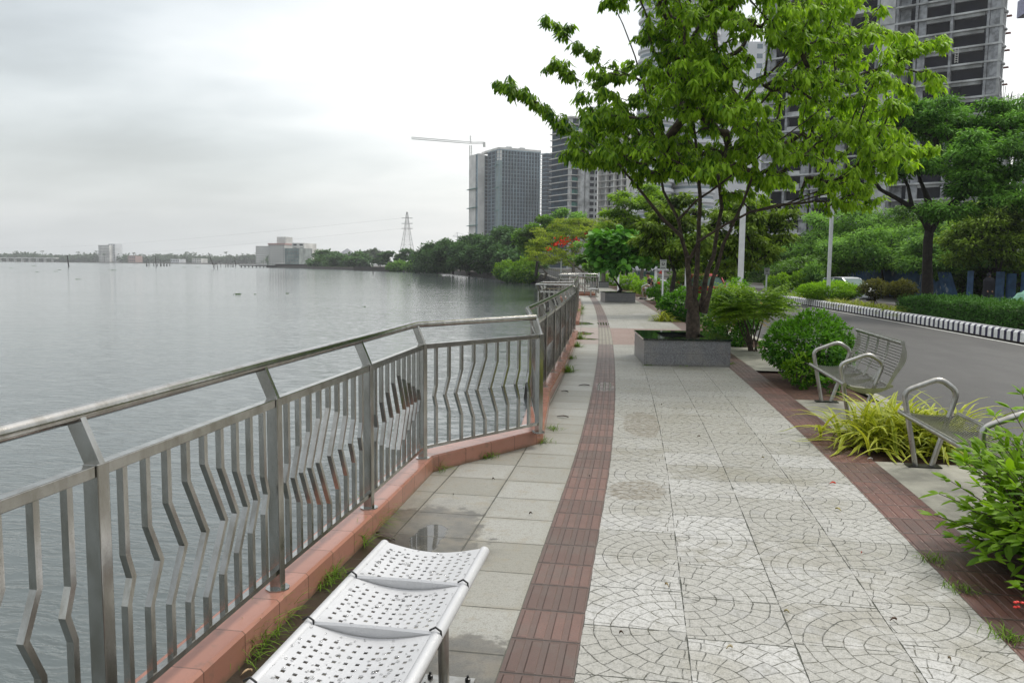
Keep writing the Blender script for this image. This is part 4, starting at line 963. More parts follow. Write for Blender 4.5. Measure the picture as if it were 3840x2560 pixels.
def blades(name, label, c, spread, n, ln, wd, leaf, cat='grass clump', group=None, arch=1.0, tufts=1, up=1.0, tone=0, kind=None):
    "arching strap leaves"
    c = np.array(c, float); vs = []; fs = []; var = []; k = 6
    for i in range(n):
        o = np.array([rng.normal(0, spread[0]*.4), rng.normal(0, spread[1]*.4), 0]) if tufts > 1 else rng.normal(0, .05, 3)*[1, 1, 0]
        a = rng.uniform(0, 2*math.pi); el = rng.uniform(.25, 1.35)*up; L = ln*rng.uniform(.6, 1.1); w = wd*rng.uniform(.7, 1.2); h = np.array([math.cos(a), math.sin(a), 0]); s_ = np.array([-math.sin(a), math.cos(a), 0])
        p = c+o; e = el; b = len(vs); vv = np.clip(.5+rng.normal(0, .22)+tone, 0, 1)
        for j in range(k+1):
            s = j/k; ww = w*math.sin(math.pi*(.12+.86*s)**.8)*.5 if j < k else .0006
            for q in (-1, 0, 1): vs.append(p+s_*q*ww+np.array([0, 0, abs(q)*ww*.35])); var.append(vv+(.28 if q else -.35)*(1 if name != 'grass_tuft' else .2))
            p = p+(h*math.cos(e)+np.array([0, 0, math.sin(e)]))*L/k; e -= arch*(.22+.25*s)
            if p[2] < c[2]+.01: p[2] = c[2]+.01
        for j in range(k):
            for q in (0, 1): x = b+j*3+q; fs.append((x, x+1, x+4, x+3))
    t = thing(name, label, cat, c, group) if kind is None else None
    mb = MB(); mb.add(vs, fs); o = mb.build('blades' if t else name, leaf, t, smooth=180)
    at_ = o.data.attributes.new('var', 'FLOAT', 'POINT'); at_.data.foreach_set('value', np.clip(var, 0, 1).astype(np.float32))
    if kind: tag(o, label, cat, None, kind)
    return t or o

shrub('round_shrub', 'round glossy green bush between the curved-back bench and the granite planter', (2.4, 12.0, .48), (.6, .66, .45), 1900, L_['bush'], .07, .42, base_z=-.03, lowcut=.03, stems=12)
shrub('small_shrub', 'low pale seedling shrub at the foot of the round glossy bush', (2.15, 11.35, .2), (.2, .2, .22), 130, L_['light'], .07, .4, stems=5)
shrub('frangipani_seedling', 'single low rosette plant beside the curved-back bench foot', (2.5, 10.9, .08), (.12, .12, .1), 28, L_['bush'], .1, .36, stems=2)
shrub('clipped_shrub', 'dark leafy shrub right behind the near granite planter', (1.83, 17.3, .62), (.62, .8, .64), 1500, L_['bush'], .07, .45, stems=10, tone=.08)
shrub('clipped_shrub', 'dark rounded shrub in front of the half-hidden bench left of the tree trunk', (1.15, 24.6, .45), (.62, .7, .42), 700, L_['bush'], .11, .5, tone=-.15, stems=8)
for (x, Y, w, h, lb, lf) in [(1.0, 36.5, .75, .55, 'green clipped bush left of the seated man', 'bush'), (.35, 44.5, .9, .62, 'green bush behind the round-leaved tree', 'bright'), (-.9, 55, .8, .65, 'bright bush beyond the second planter', 'bright'), (-2.3, 66, .9, .7, 'bright green bush behind the third planter', 'bright'), (-3.9, 68, .9, .7, 'green bush left of the third planter tree', 'bush')]:
    shrub('clipped_shrub', lb, (x, Y, h*.75), (w, 1.0, h*.8), 420, L_[lf], .13, .5, stems=4)
shrub('flowering_shrub', 'loose tall shrub with red blossom beside the seated man', (2.0, 35.2, .95), (.75, .7, .85), 520, L_['olive'], .14, .4, stems=10, shellp=.7)
t = bpy.data.objects.get('flowering_shrub'); mb = MB()
for px, py, Y in [(2480, 1022, 35), (2545, 1058, 35), (2471, 1060, 34.8)]:
    q = at(px, py, Y)
    for _ in range(7): mb.ball(q+rng.normal(0, .03, 3), .03, 5, 4)
mb.build('blossom', pbr('red_petal', (.6, .02, .01), .5), t)

# fern-leaved shrub: pinnate fronds with real leaflets
def fern_shrub(label, c, h, rad, nf, leaf, name='fern_shrub', group=None):
    c = np.array(c, float); t = thing(name, label, 'shrub', c, group); mb = MB(); P = []; D = []; N = []; LN = []; V = []; seg = 9
    for k in range(9):
        a = rng.uniform(0, 6.28); e = c+np.array([math.cos(a)*rad*.45, math.sin(a)*rad*.45, h*rng.uniform(.45, .8)]); m = (c+e)/2+rng.normal(0, .05, 3)
        mb.tube([c+rng.normal(0, .04, 3)*[1, 1, 0], m, e], [.018, .012, .006], 5, cap=False)
        for j in range(nf//9):
            s = rng.uniform(.35, 1.05); b = m+(e-m)*s if s < 1 else e; a2 = a+rng.normal(0, 1.1); el = rng.uniform(-.1, .9); L = rng.uniform(.32, .55)*rad/.6; p = b.copy(); tone = .45+rng.normal(0, .2)
            h_ = np.array([math.cos(a2), math.sin(a2), 0]); sd = np.array([-math.sin(a2), math.cos(a2), 0]); prev = p.copy()
            for i in range(seg):
                p = p+(h_*math.cos(el)+np.array([0, 0, math.sin(el)]))*L/seg; el -= .06
                for s_ in (-1, 1):
                    P.append(p.copy()); D.append(sd*s_+h_*.35+np.array([0, 0, -.25])); N.append(np.array([0, 0, 1])+rng.normal(0, .15, 3)); LN.append(.1*rad/.6*math.sin(math.pi*(.15+.8*i/seg))); V.append(tone+rng.normal(0, .08))
    mb.build('stem', M['bark'], t); LN = np.array(LN)
    leaf_mesh('foliage', np.array(P), np.array(D), np.array(N), LN, LN*.42, 'fold', leaf, t, np.array(V)); return t
fern_shrub('tall ferny shrub with yellow-green fronds right of the dark shrub', (2.1, 15.9, -.03), 1.75, .8, 400, L_['lime'])
fern_shrub('rusty-tipped young ferny shrub behind the tall ferny one', (2.2, 18.4, -.03), 1.25, .7, 110, L_['rust'])
blades('striped_grass', 'big clump of yellow striped arching leaves between the two steel rod benches', (2.42, 7.7, 0), (.6, .46), 640, .66, .034, L_['yellow'], 'striped grass', arch=.75, tufts=2, tone=.12)
blades('striped_grass', 'small yellow-green grass clump left of the small dark bush', (.62, 23.9, 0), (.3, .3), 90, .55, .035, L_['yellow'], 'striped grass', tufts=2)
blades('striped_grass', 'pale grass clump just beyond the second planter', (-.2, 47, 0), (.4, .4), 80, .7, .045, L_['yellow'], 'striped grass', tufts=2)
for i in range(11):
    Y = 28.6+i*.85; blades('striped_grass', 'yellow grass clump by the striped kerb between the bright bush and dark hedge', (10.15+cv(Y)+rng.normal(0, .05), Y, 0), (.4, .45), 80, .62, .04, L_['yellow'], 'striped grass', 'yellow grass clumps on the median', tufts=2, tone=-.2)
for i, (px, Y) in enumerate([(2960, 45), (2990, 43.5)]):
    q = at(px, 1100, Y); blades('striped_grass', ['pale yellow grass clump on the median near the sign', 'second pale yellow grass clump by the kerb left of the bright bush'][i], (q[0]+.3, Y, 0), (.35, .35), 60, .6, .04, L_['yellow'], 'striped grass', tufts=2)
def px_shrub(name, label, x0, x1, y0, yb, Y, leaf, n, ln, ratio, z0=0, depth=1.2, **k):
    a, c_ = at(x0, 1000, Y), at(x1, 1000, Y); top = at((x0+x1)/2, y0, Y)[2]; bot = z0 if yb is None else at((x0+x1)/2, yb, Y)[2]
    return shrub(name, label, ((a[0]+c_[0])/2, Y+depth*.3, (top+bot)/2), ((c_[0]-a[0])/2, depth, (top-bot)/2), n, L_[leaf], ln, ratio, base_z=z0, **k)
px_shrub('fern_bush', 'bright lime green bush on the median in front of the white car', 3005, 3240, 1062, 1126, 38.5, 'bright', 1700, .15, .3, depth=1.2, droop=.2, stems=4)
px_shrub('brown_shrub', 'brownish shrub on the median right of the white car', 3235, 3345, 1052, 1112, 38, 'brown', 500, .12, .4, depth=.8, shellp=.6)
px_shrub('brown_shrub', 'wider brownish shrub on the median beside the dark tree trunk', 3335, 3450, 1056, 1114, 35, 'brown', 600, .12, .4, depth=.8, shellp=.6)
px_shrub('light_bush', 'leafy light bush on the median between the lamp post and ferny shrub', 2880, 2985, 1032, 1100, 48, 'light', 420, .16, .4, depth=1)
px_shrub('light_bush', 'upright shrub with white blossoms left of the median lamp post', 3020, 3090, 985, 1080, 47, 'mid', 320, .2, .35, depth=.8, shellp=.8)
px_shrub('light_bush', 'small rosette shrub on the far side of the median', 2975, 3030, 1022, 1080, 48, 'light', 200, .2, .35, depth=.8)
# long clipped hedge on the median
def hedge_run(label, x0, x1, Y0, Y1, h, n, leaf, ln, name='clipped_hedge', z0=-.02, kind=None):
    yc = (Y0+Y1)/2; t = thing(name, label, 'hedge', (x0+cv(yc), yc, z0)) if not kind else None
    Y = rng.uniform(Y0, Y1, n); s_ = rng.random(n); top = s_ < .45; side = rng.random(n)
    x = np.where(top, rng.uniform(x0, x1, n), np.where(side < .8, x0, x1)); z = np.where(top, h, rng.uniform(0, h, n))
    bump_ = .06*np.sin(Y*2.1)+.04*np.sin(Y*5.3+1); edge = np.where(top, 0, .1*(z/h)**3)
    P = np.stack([x+np.array([cv(v) for v in Y])+rng.normal(0, .035, n)+np.where(side < .8, edge, -edge)*(~top), Y, z0+z+bump_*(z/h)+rng.normal(0, .03, n)], 1)
    nrm = np.where(top[:, None], [0, 0, 1.], np.where((side < .8)[:, None], [-1., -.25, .2], [1., 0, .2])); P = np.repeat(P, 6, 0)+rng.normal(0, ln*.4, (n*6, 3)); nr = np.repeat(nrm, 6, 0); D = rdir(n*6)+nr*.7
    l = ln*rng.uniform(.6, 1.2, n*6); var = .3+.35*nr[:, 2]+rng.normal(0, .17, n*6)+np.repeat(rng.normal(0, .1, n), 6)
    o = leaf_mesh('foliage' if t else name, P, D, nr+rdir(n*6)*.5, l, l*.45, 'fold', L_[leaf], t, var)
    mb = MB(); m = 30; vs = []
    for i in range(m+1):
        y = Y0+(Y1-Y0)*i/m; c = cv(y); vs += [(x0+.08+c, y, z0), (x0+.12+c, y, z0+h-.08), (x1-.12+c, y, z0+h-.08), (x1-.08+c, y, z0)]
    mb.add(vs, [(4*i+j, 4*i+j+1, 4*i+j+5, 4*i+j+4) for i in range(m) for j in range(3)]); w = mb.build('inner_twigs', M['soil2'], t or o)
    if kind: tag(o, label, 'undergrowth', None, kind)
hedge_run('long dark green clipped hedge along the striped kerb at the right edge', 9.98, 11.6, 17.5, 29.6, .66, 6500, 'hedge', .075)
hedge_run('dark undergrowth added as shadow behind the blue fence', 23.5, 26, 25, 120, 2.6, 9000, 'maindark', .4, name='undergrowth', z0=-.42, kind='stuff')  # foliage band added to give dark shadow behind the fence

# near right leafy shrub
def near_shrub():
    c = np.array([2.42, 4.55, -.03]); t = thing('leafy_shrub', 'leafy light green shrub with pointed leaves at the lower right corner', 'shrub', c); mb = MB(); P = []; D = []; N = []; LN = []; V = []
    ends = []
    for k in range(460):
        a = rng.uniform(0, 6.28); rr = rng.uniform(.15, 1)**.6; e = c+np.array([math.cos(a)*rr*.68, math.sin(a)*rr*.82, rng.uniform(.15, .86)*(1-.35*rr)+.03]); ends.append(e)
    for px, py, Y in [(3790, 1530, 5.0), (3730, 1560, 5.15), (3835, 1480, 4.9), (3800, 1640, 4.9), (3740, 1640, 5.1), (3560, 1800, 5.0), (3520, 1850, 4.9), (3500, 1930, 4.75), (3620, 1720, 5.2), (3680, 1760, 5.0), (3660, 1690, 5.15), (3580, 2010, 4.5), (3820, 2200, 3.9), (3700, 2080, 4.3), (3830, 2030, 4.1)]: ends.append(at(px, py, Y))
    for e in ends:
        b0 = c+rng.normal(0, .07, 3)*[1, 1, 0]; m = b0*.45+e*.55+np.array([0, 0, .08])+rng.normal(0, .03, 3); pts = [(1-s)**2*b0+2*s*(1-s)*m+s*s*e for s in np.linspace(0, 1, 9)]
        mb.tube(pts, list(np.linspace(.0075, .0018, 9)), 5, cap=False); tone = .45+rng.normal(0, .15)+.45*(e[2]-.4)
        for i in range(2, 9):
            ax = pts[i]-pts[i-1]; ax /= np.linalg.norm(ax); a = rng.uniform(0, 3.14)
            for s_ in (0, math.pi):
                u = np.cross(ax, [0, 0, 1]); u /= np.linalg.norm(u)+1e-6; w = np.cross(ax, u); d = u*math.cos(a+s_)+w*math.sin(a+s_)*.6+ax*.8; d[2] -= .15
                if i == 8: d = ax+rdir(1)[0]*.5
                P.append(pts[i]); D.append(d); N.append(np.array([0, 0, 1.])+rdir(1)[0]*.45); LN.append(rng.uniform(.06, .118)*(1.0 if i > 4 else 1.15)); V.append(tone+.05*(i-5)+rng.normal(0, .1))
        for j in range(3):   # terminal rosette
            P.append(e); D.append(np.array([rng.normal(), rng.normal(), .3])); N.append(np.array([0, 0, 1.])+rdir(1)[0]*.3); LN.append(rng.uniform(.05, .09)); V.append(tone+.3)
    mb.build('stem', M['bark'], t); LN = np.array(LN); leaf_mesh('foliage', np.array(P), np.array(D), np.array(N), LN, LN*.36, 'droop', L_['light'], t, np.array(V))
    mb = MB()
    for q in (at(3815, 2270, 3.75), at(3835, 2262, 3.75)):
        for _ in range(4): mb.ball(q+rng.normal(0, .008, 3), (.009, .009, .005), 6, 4)
    mb.build('blossom', pbr('red_blossom', (.65, .03, .02), .5), t)
near_shrub()

# tufts of grass rooted along the kerb and the slab joints
spots = [(1335, 2040, .14), (1375, 1965, .16), (1420, 1920, .12), (1240, 2160, .10), (1200, 2190, .08), (1040, 2310, .12), (960, 2390, .14), (900, 2450, .12), (1640, 1760, .10), (1825, 1715, .085), (1375, 1893, .08), (2030, 1660, .07), (2075, 1610, .05), (2130, 1395, .13), (2135, 1345, .1), (2165, 1300, .12), (2175, 1270, .12), (3490, 2100, .05), (3600, 2210, .045), (3780, 2395, .06), (2430, 1370, .05), (2560, 1372, .035), (2640, 1372, .03), (2730, 1365, .05), (2170, 1180, .25), (2178, 1160, .2)]
desc = ['tuft of grass at the kerb foot beside the wet seat, ', 'small tuft of grass at the foot of the kerb, ', 'tuft growing by the paving joint, ']
for i, (x, y, h) in enumerate(spots):
    g = gnd(x, y); 
    where = ('by the near perforated bench' if x < 1500 else 'at the kerb below the inward corner' if x < 2080 else 'by the railing farther up the kerb' if x < 2200 and y > 1200 else 'below the first bay railing' if x < 2200 else 'along the planter foot' if x < 2800 else 'on the red edge paving by the leafy shrub')
    blades('grass_tuft', ['short','wispy','thick','thin','taller','low','spiky','ragged','sparse','curling','tidy'][i%11]+' tuft of green grass rooted '+where, (g[0], g[1], .0), (.1, .1), int(40+h*420), h*1.35, .005 if g[1] < 9 else .01, L_['grass'], 'grass tuft', 'grass tufts '+where, arch=.6, tufts=2 if h < .3 else 1)
b = MB(); 
# fallen leaves and petals
def fallen(name, label, x, y, ln, col, rz, cat, z=.004):
    g = gnd(x, y); mb = MB(); n = 6; vs = []; fs = []
    for i in range(n+1):
        s = i/n; w = .13*ln*math.sin(math.pi*min(.98, max(.02, s)))
        for q in (-1, 0, 1):
            X, Y_ = (s-.5)*ln, q*w; vs.append((g[0]+X*math.cos(rz)-Y_*math.sin(rz), g[1]+X*math.sin(rz)+Y_*math.cos(rz), z+abs(q)*.006*(1+s)+.01*math.sin(s*3)))
    for i in range(n):
        for q in (0, 1): a = i*3+q; fs.append((a, a+1, a+4, a+3))
    mb.add(vs, fs); o = mb.build(name, pbr(name, col, .7), None, smooth=180); sm = o.modifiers.new('thickness', 'SOLIDIFY'); sm.thickness = .0012; tag(o, label, cat)
fallen('dry_leaf', 'curled brown dry leaf on the dirty slab behind the wet seat', 1445, 2015, .17, (.045, .03, .022), 2.6, 'dry leaf')
fallen('dry_leaf', 'thin dark leaf lying across the slabs left of the tactile strip', 2190, 1447, .15, (.02, .012, .01), .2, 'dry leaf')
fallen('dry_leaf', 'dark twig-like leaf on the slabs beside the kerb', 2110, 1565, .13, (.05, .03, .02), -.2, 'dry leaf')
fallen('dry_leaf', 'small dark leaf at the foot of the kerb', 2118, 1470, .11, (.03, .02, .015), -.5, 'dry leaf')
fallen('petal', 'orange red petal on the pale fan paving', 3122, 1816, .045, (.75, .05, .01), .1, 'petal')
fallen('dry_leaf', 'narrow yellow leaf on the pale fan paving', 3143, 1915, .05, (.35, .3, .1), 2.2, 'dry leaf')
fallen('dry_leaf', 'pale dry twig leaf on a near fan-patterned slab', 2735, 2435, .03, (.5, .42, .25), .4, 'dry leaf')
fallen('wrapper', 'crumpled orange and white wrapper in the soil beside the kerb', 925, 2530, .05, (.5, .35, .2), 1.0, 'wrapper')
fallen('stone', 'small white stone in the soil beside the striped grass', 3262, 1725, .05, (.6, .6, .58), .3, 'stone')

lit = [(2500, 2200, .03, (.3, .22, .1)), (2950, 2300, .025, (.35, .3, .15)), (2330, 2380, .02, (.08, .05, .03)), (2210, 1790, .02, (.05, .03, .02)), (3350, 2330, .035, (.09, .05, .03)), (1990, 1930, .03, (.06, .04, .02)), (1700, 1860, .03, (.05, .035, .02)), (1850, 1800, .02, (.1, .07, .04)), (2620, 1640, .03, (.1, .06, .03)), (2860, 1720, .03, (.3, .25, .1)), (2480, 1520, .035, (.06, .04, .02)), (1560, 2120, .02, (.07, .05, .03)), (3560, 2480, .03, (.1, .07, .03)), (3230, 2080, .02, (.4, .05, .02))]
for i, (x, y, l_, c_) in enumerate(lit):
    fallen('leaf_scrap', ['tiny curled tan', 'narrow pale', 'small dark brown', 'blackish', 'thin straw-like', 'dark crisp', 'flat brown', 'light brown', 'reddish brown', 'buff yellow', 'greyish', 'dull brown', 'russet', 'reddest'][i]+' scrap of leaf litter '+('on the fan paving' if x > 2290 else 'on the grey slabs near the kerb' if x < 2000 else 'by the tactile strip'), x, y, l_, c_, rng.uniform(0, 6), 'leaf litter')
# ------------------------------------------------------------------ trees, near to far
def px_blob(px, py, Y, rx, rz, ry=None):
    p = at(px, py, Y); s = p[1]/F*1.0; d = np.linalg.norm(p-np.array([0, 0, H])); return (p, (rx*d/F, (ry if ry else rx*.8)*d/F, rz*d/F))
def tree_px(name, label, bx, by, Yb, blobs, natt, leaf, bark='greybark', z0=0, **k):
    q = at(bx, by, Yb); B = [px_blob(*b) for b in blobs]; return tree(name, label, 'tree', (q[0], Yb, z0), B, natt, L_[leaf], M[bark], **k)
# round-leaved tree in the second planter
tree_px('round_leaved_tree', 'small tree with very large round leaves in the second planter', 2315, 1080, 36.2, [(2290, 935, 36.2, 80, 55), (2380, 930, 36.2, 85, 60), (2330, 990, 36, 120, 40), (2430, 985, 36.3, 60, 45), (2340, 900, 36.2, 70, 40)], 380, 'cord', 'darkbark', z0=.35, per=10, spread=.28, flat=.8, ln=.27, ratio=.9, tpl='round', droop=.35, r0=.1, fork=.1, forks=6, tip=.014, shell=.45, crad=.5, tight=.9)
# olive trees behind the planter tree
tree_px('olive_tree', 'dense olive-green tree on a slim dark trunk just left of the planter tree trunk', 2506, 1090, 26.5, [(2500, 860, 26.5, 90, 95), (2440, 900, 27, 60, 60), (2570, 900, 27, 100, 90), (2560, 780, 27.5, 90, 80), (2520, 960, 27, 60, 40)], 330, 'olive', 'darkbark', per=26, spread=.4, flat=.6, ln=.19, ratio=.4, tpl='fold', droop=.4, r0=.09, fork=.5)
tree_px('olive_tree', 'dense olive-green tree with drooping leaves right of the main trunk behind the lamp post', 2800, 1085, 29, [(2750, 860, 29, 100, 120), (2850, 850, 29.5, 105, 105), (2700, 960, 29, 80, 80), (2830, 950, 30, 90, 70), (2930, 840, 30, 50, 60)], 520, 'olive', 'darkbark', per=26, spread=.42, flat=.6, ln=.19, ratio=.4, tpl='fold', droop=.5, r0=.1, fork=.4)
tree_px('lime_tree', 'tall lime green tree behind the round-leaved tree', 2400, 1040, 52, [(2380, 780, 52, 100, 75), (2320, 840, 52, 65, 60), (2430, 850, 52, 80, 70), (2460, 760, 53, 60, 60)], 420, 'lime', 'greybark', per=34, spread=.6, flat=.5, ln=.24, ratio=.4, r0=.14, droop=.3)
tree_px('planter_tree', 'dark-trunked tree growing in the third planter', 2262, 1058, 59.8, [(2270, 950, 60, 70, 35), (2230, 930, 61, 60, 30), (2330, 910, 61, 60, 50)], 200, 'mid', 'greybark', z0=.35, per=30, spread=.6, ln=.22, r0=.18, fork=.3)
# flame trees with flat feathery layers
def flame(label, bx, Yb, blobs, natt, flowers, leaf='feather'):
    def ex(t, att):
        P = []; D = []; N = []
        for px, py, Y, n, s in flowers:
            for _ in range(n):
                P.append(at(px+rng.normal(0, s), py+rng.normal(0, s*.4), Y+rng.normal(0, .5))); D.append(rdir(1)[0]); N.append(rdir(1)[0])
        if P: leaf_mesh('blossom', np.array(P), np.array(D), np.array(N), .22, .2, 'fold', L_['red'], t, rng.random(len(P)))
    return tree_px('flame_tree', label, bx, 1040, Yb, blobs, natt, leaf, 'greybark', per=40, spread=.75, flat=.2, ln=.22, ratio=.34, droop=.05, r0=.2, fork=.25, forks=6, extra=ex, shell=.75, group='flame trees beside the far walk')
flame('flame tree with red blossom clusters overhanging the far balustrade', 2205, 74, [(2150, 900, 76, 130, 22), (2080, 925, 74, 90, 26), (2230, 870, 75, 120, 22), (2060, 960, 73, 70, 24), (2160, 850, 78, 110, 20)], 420, [(2110, 910, 73, 70, 18), (2155, 918, 73, 16, 12), (2165, 896, 73, 10, 5), (2201, 876, 73, 12, 6), (2060, 932, 72, 12, 7), (2085, 914, 72, 8, 4)])
flame('flatter flame tree without blossom behind the first one', 2150, 92, [(2150, 850, 92, 110, 22), (2230, 840, 92, 110, 26), (2080, 880, 92, 70, 22)], 260, [])
flame('low flame tree shading the far balustrade end', 2040, 98, [(2040, 960, 98, 70, 26), (2100, 985, 96, 70, 16)], 180, [])
tree_px('dark_tree', 'dark dense tree left of the flame trees against the towers', 2010, 1010, 118, [(1985, 900, 118, 40, 55), (2040, 870, 120, 55, 50), (2075, 850, 120, 40, 40)], 260, 'maindark', 'darkbark', per=34, spread=1.1, flat=.7, ln=.5, ratio=.5, r0=.25)
tree_px('dark_tree', 'rounded dark green tree above the flame trees', 2150, 1000, 125, [(2150, 830, 125, 60, 45), (2100, 860, 125, 50, 40), (2210, 850, 125, 70, 45)], 260, 'mid', 'darkbark', per=34, spread=1.2, flat=.6, ln=.45, ratio=.5, r0=.25)
tree_px('dark_tree', 'shadowy tree under and behind the lime tree', 2460, 1040, 60, [(2440, 920, 60, 80, 60), (2520, 930, 62, 80, 60), (2360, 960, 62, 90, 50), (2250, 985, 70, 90, 30)], 300, 'maindark', 'darkbark', per=34, spread=.8, flat=.6, ln=.34, ratio=.5, r0=.2)
tree_px('dark_tree', 'shadowy undergrowth tree behind the main trunk', 2640, 1060, 46, [(2620, 960, 46, 90, 60), (2700, 1010, 46, 80, 45), (2600, 1030, 48, 80, 30)], 300, 'maindark', 'darkbark', per=34, spread=.6, flat=.7, ln=.3, ratio=.5, r0=.15)
# rain tree on the right of the median
def rain_stems(): 
    L = lambda lst: [(at(x, y, 34+dy), r) for x, y, dy, r in lst]
    return [L([(3478, 1118, 0, .26), (3477, 1000, 0, .2), (3480, 900, 0, .19), (3487, 850, 0, .17)]),
      L([(3484, 860, 0, .14), (3450, 800, -.5, .12), (3390, 760, -1, .1), (3300, 710, -1.6, .075), (3250, 640, -2, .05)]),
      L([(3420, 790, -.7, .08), (3405, 700, -.5, .06), (3370, 620, -.3, .04)]),
      L([(3487, 850, 0, .14), (3480, 750, .6, .11), (3500, 640, 1.2, .08), (3560, 560, 1.6, .05)]),
      L([(3490, 870, 0, .12), (3540, 790, -.6, .09), (3640, 720, -1.2, .07), (3760, 700, -1.8, .05)]),
      L([(3482, 760, .5, .09), (3440, 640, .6, .06), (3380, 500, .8, .04)])]
tree_px('rain_tree', 'big spreading dark-trunked tree with dark green layered crown on the right', 3478, 1118, 34, [(3420, 470, 34.5, 160, 55), (3330, 560, 33, 110, 40), (3640, 460, 35, 180, 60), (3560, 600, 33.5, 150, 45), (3760, 620, 32.5, 150, 60), (3650, 700, 32, 130, 40), (3400, 620, 32.5, 100, 35), (3820, 480, 34, 120, 80), (3560, 790, 31.5, 80, 24), (3330, 600, 31.5, 60, 25), (3800, 740, 31, 90, 50), (3700, 560, 31, 120, 40), (3460, 420, 34, 130, 40)], 1500, 'rain', 'darkbark', z0=-.02, per=42, spread=.55, flat=.55, ln=.17, ratio=.4, droop=.3, stems=rain_stems(), tip=.008, shell=.4, crad=.24, clump=7, tight=.72)
# second row beyond the opposite road
for i, (lb, bx, Y, bl, n, lf) in enumerate([
  ('bright green broad tree right behind the median lamp post', 3180, 62, [(3170, 850, 62, 130, 70), (3260, 880, 63, 110, 60), (3120, 930, 61, 90, 50)], 420, 'mid'),
  ('layered yellow-green tree overhanging the blue fence behind the white car', 3330, 56, [(3290, 930, 56, 160, 60), (3400, 960, 55, 120, 55), (3200, 970, 57, 110, 50)], 520, 'mid'),
  ('layered green tree between the dark trunk and the fence posts', 3560, 52, [(3560, 900, 52, 120, 60), (3520, 970, 51, 120, 60), (3640, 950, 51, 100, 50)], 460, 'mid'),
  ('olive tree drooping over the blue fence at the right edge', 3740, 46, [(3740, 880, 46, 130, 60), (3800, 820, 46, 120, 60), (3660, 930, 46, 100, 50), (3780, 940, 46, 90, 40)], 460, 'olive'),
  ('small round green tree below the concrete building', 3000, 64, [(3000, 930, 64, 60, 40), (2960, 970, 63, 60, 40), (3050, 960, 62, 60, 40)], 300, 'mid'),
  ('bluish green tree left of the concrete building foot', 2900, 70, [(2880, 960, 70, 70, 50), (2820, 990, 70, 60, 40)], 240, 'rain'),
  ('dark green tree behind the median bushes', 3060, 56, [(3080, 1000, 56, 90, 45), (3000, 1020, 56, 90, 35)], 260, 'maindark'),
  ('shadowy tree behind the dark trunk', 3470, 60, [(3460, 820, 62, 110, 50), (3620, 840, 62, 110, 50)], 260, 'maindark')]):
    tree_px('roadside_tree', lb, bx, 1060, Y, bl, n, lf, 'darkbark', z0=-.25, per=44, spread=.8, flat=.6, ln=.24, ratio=.4, droop=.3, r0=.14, crad=.27, clump=7, tight=.75, group='trees beyond the opposite road')
# mangroves along the shore
mang = [(1640, 225, 1640, 965, 55, 48), (1700, 215, 1700, 950, 60, 52), (1760, 205, 1765, 948, 62, 58), (1830, 190, 1830, 955, 62, 60), (1880, 180, 1885, 925, 58, 66), (1930, 172, 1935, 955, 62, 62), (1600, 262, 1600, 975, 40, 38), (1975, 160, 1975, 985, 40, 40)]
for i, (bx, Y, cx, cy, rx, rz) in enumerate(mang):
    lbs = ['rounded mangrove tree third from the left of the dense shore row', 'rounded mangrove tree in the left part of the shore row', 'mangrove tree in front of the tower foot, left', 'broad mangrove tree in front of the tower foot, right', 'tallest mangrove tree of the shore row', 'mangrove tree just right of the tallest one', 'leftmost low mangrove of the dense shore row', 'rightmost low mangrove near the embankment']
    tree_px('mangrove_tree', lbs[i], bx, 1010, Y, [(cx, cy, Y, rx, rz), (cx-20, cy+18, Y-4, rx*.7, rz*.7), (cx+22, cy+20, Y-5, rx*.6, rz*.6)], 240, 'mang', 'darkbark', z0=-1.2, crad=.45, tight=.9, per=70, spread=1.7, flat=.75, ln=.72, ratio=.55, r0=.3, shell=.75, tip=.04, group='mangrove trees along the shore')
for i, (bx, Y, cx, cy, rx, rz) in enumerate([(1215, 420, 1215, 980, 42, 34), (1270, 410, 1270, 983, 36, 28), (1335, 400, 1335, 984, 42, 27)]):
    tree_px('mangrove_tree', ['leftmost tree of the detached mangrove clump beside the white block', 'middle tree of the detached mangrove clump', 'right tree of the detached mangrove clump'][i], bx, 1005, Y, [(cx, cy, Y, rx, rz), (cx, cy+10, Y-6, rx*.9, rz*.7)], 150, 'mang', 'darkbark', z0=-1.2, crad=.45, tight=.9, per=40, spread=2.6, flat=.75, ln=1.7, ratio=.55, r0=.4, shell=.75, tip=.06, group='detached mangrove clump')
for i, (bx, Y, cx, cy, rx, rz) in enumerate([(1475, 350, 1475, 965, 34, 26), (1530, 330, 1530, 960, 36, 26), (1575, 300, 1575, 965, 24, 22), (1425, 380, 1425, 975, 26, 18)]):
    tree_px('shore_tree', ['airy tree left of the pylon foot', 'airy tree in front of the pylon foot', 'thin tree right of the pylon foot', 'small tree farther left along the shore wall'][i], bx, 1005, Y, [(cx, cy, Y, rx, rz)], 90, 'mang', 'darkbark', z0=-1, per=26, spread=1.8, flat=.5, ln=1.1, ratio=.5, r0=.3, tip=.05)
for i, (x0, x1, y0, yb, Y, lf) in enumerate([(1855, 1935, 985, 1048, 137, 'light'), (1920, 2012, 975, 1062, 130, 'light'), (1890, 1960, 1010, 1052, 134, 'mid'), (1455, 1530, 985, 1018, 300, 'mid'), (1520, 1610, 980, 1020, 285, 'mid')]):
    px_shrub('waterside_bush', ['left bright green creeper bush at the waterline', 'right bright green creeper bush beside the stone embankment', 'low creeper bush between the two bright ones', 'low green bush on the shore point', 'green bush where the mangrove row begins'][i], x0, x1, y0, yb, Y, lf, 500, .5 if Y < 200 else 1.1, .5, z0=-1.4, depth=2.5, stems=0, tpl='quad')
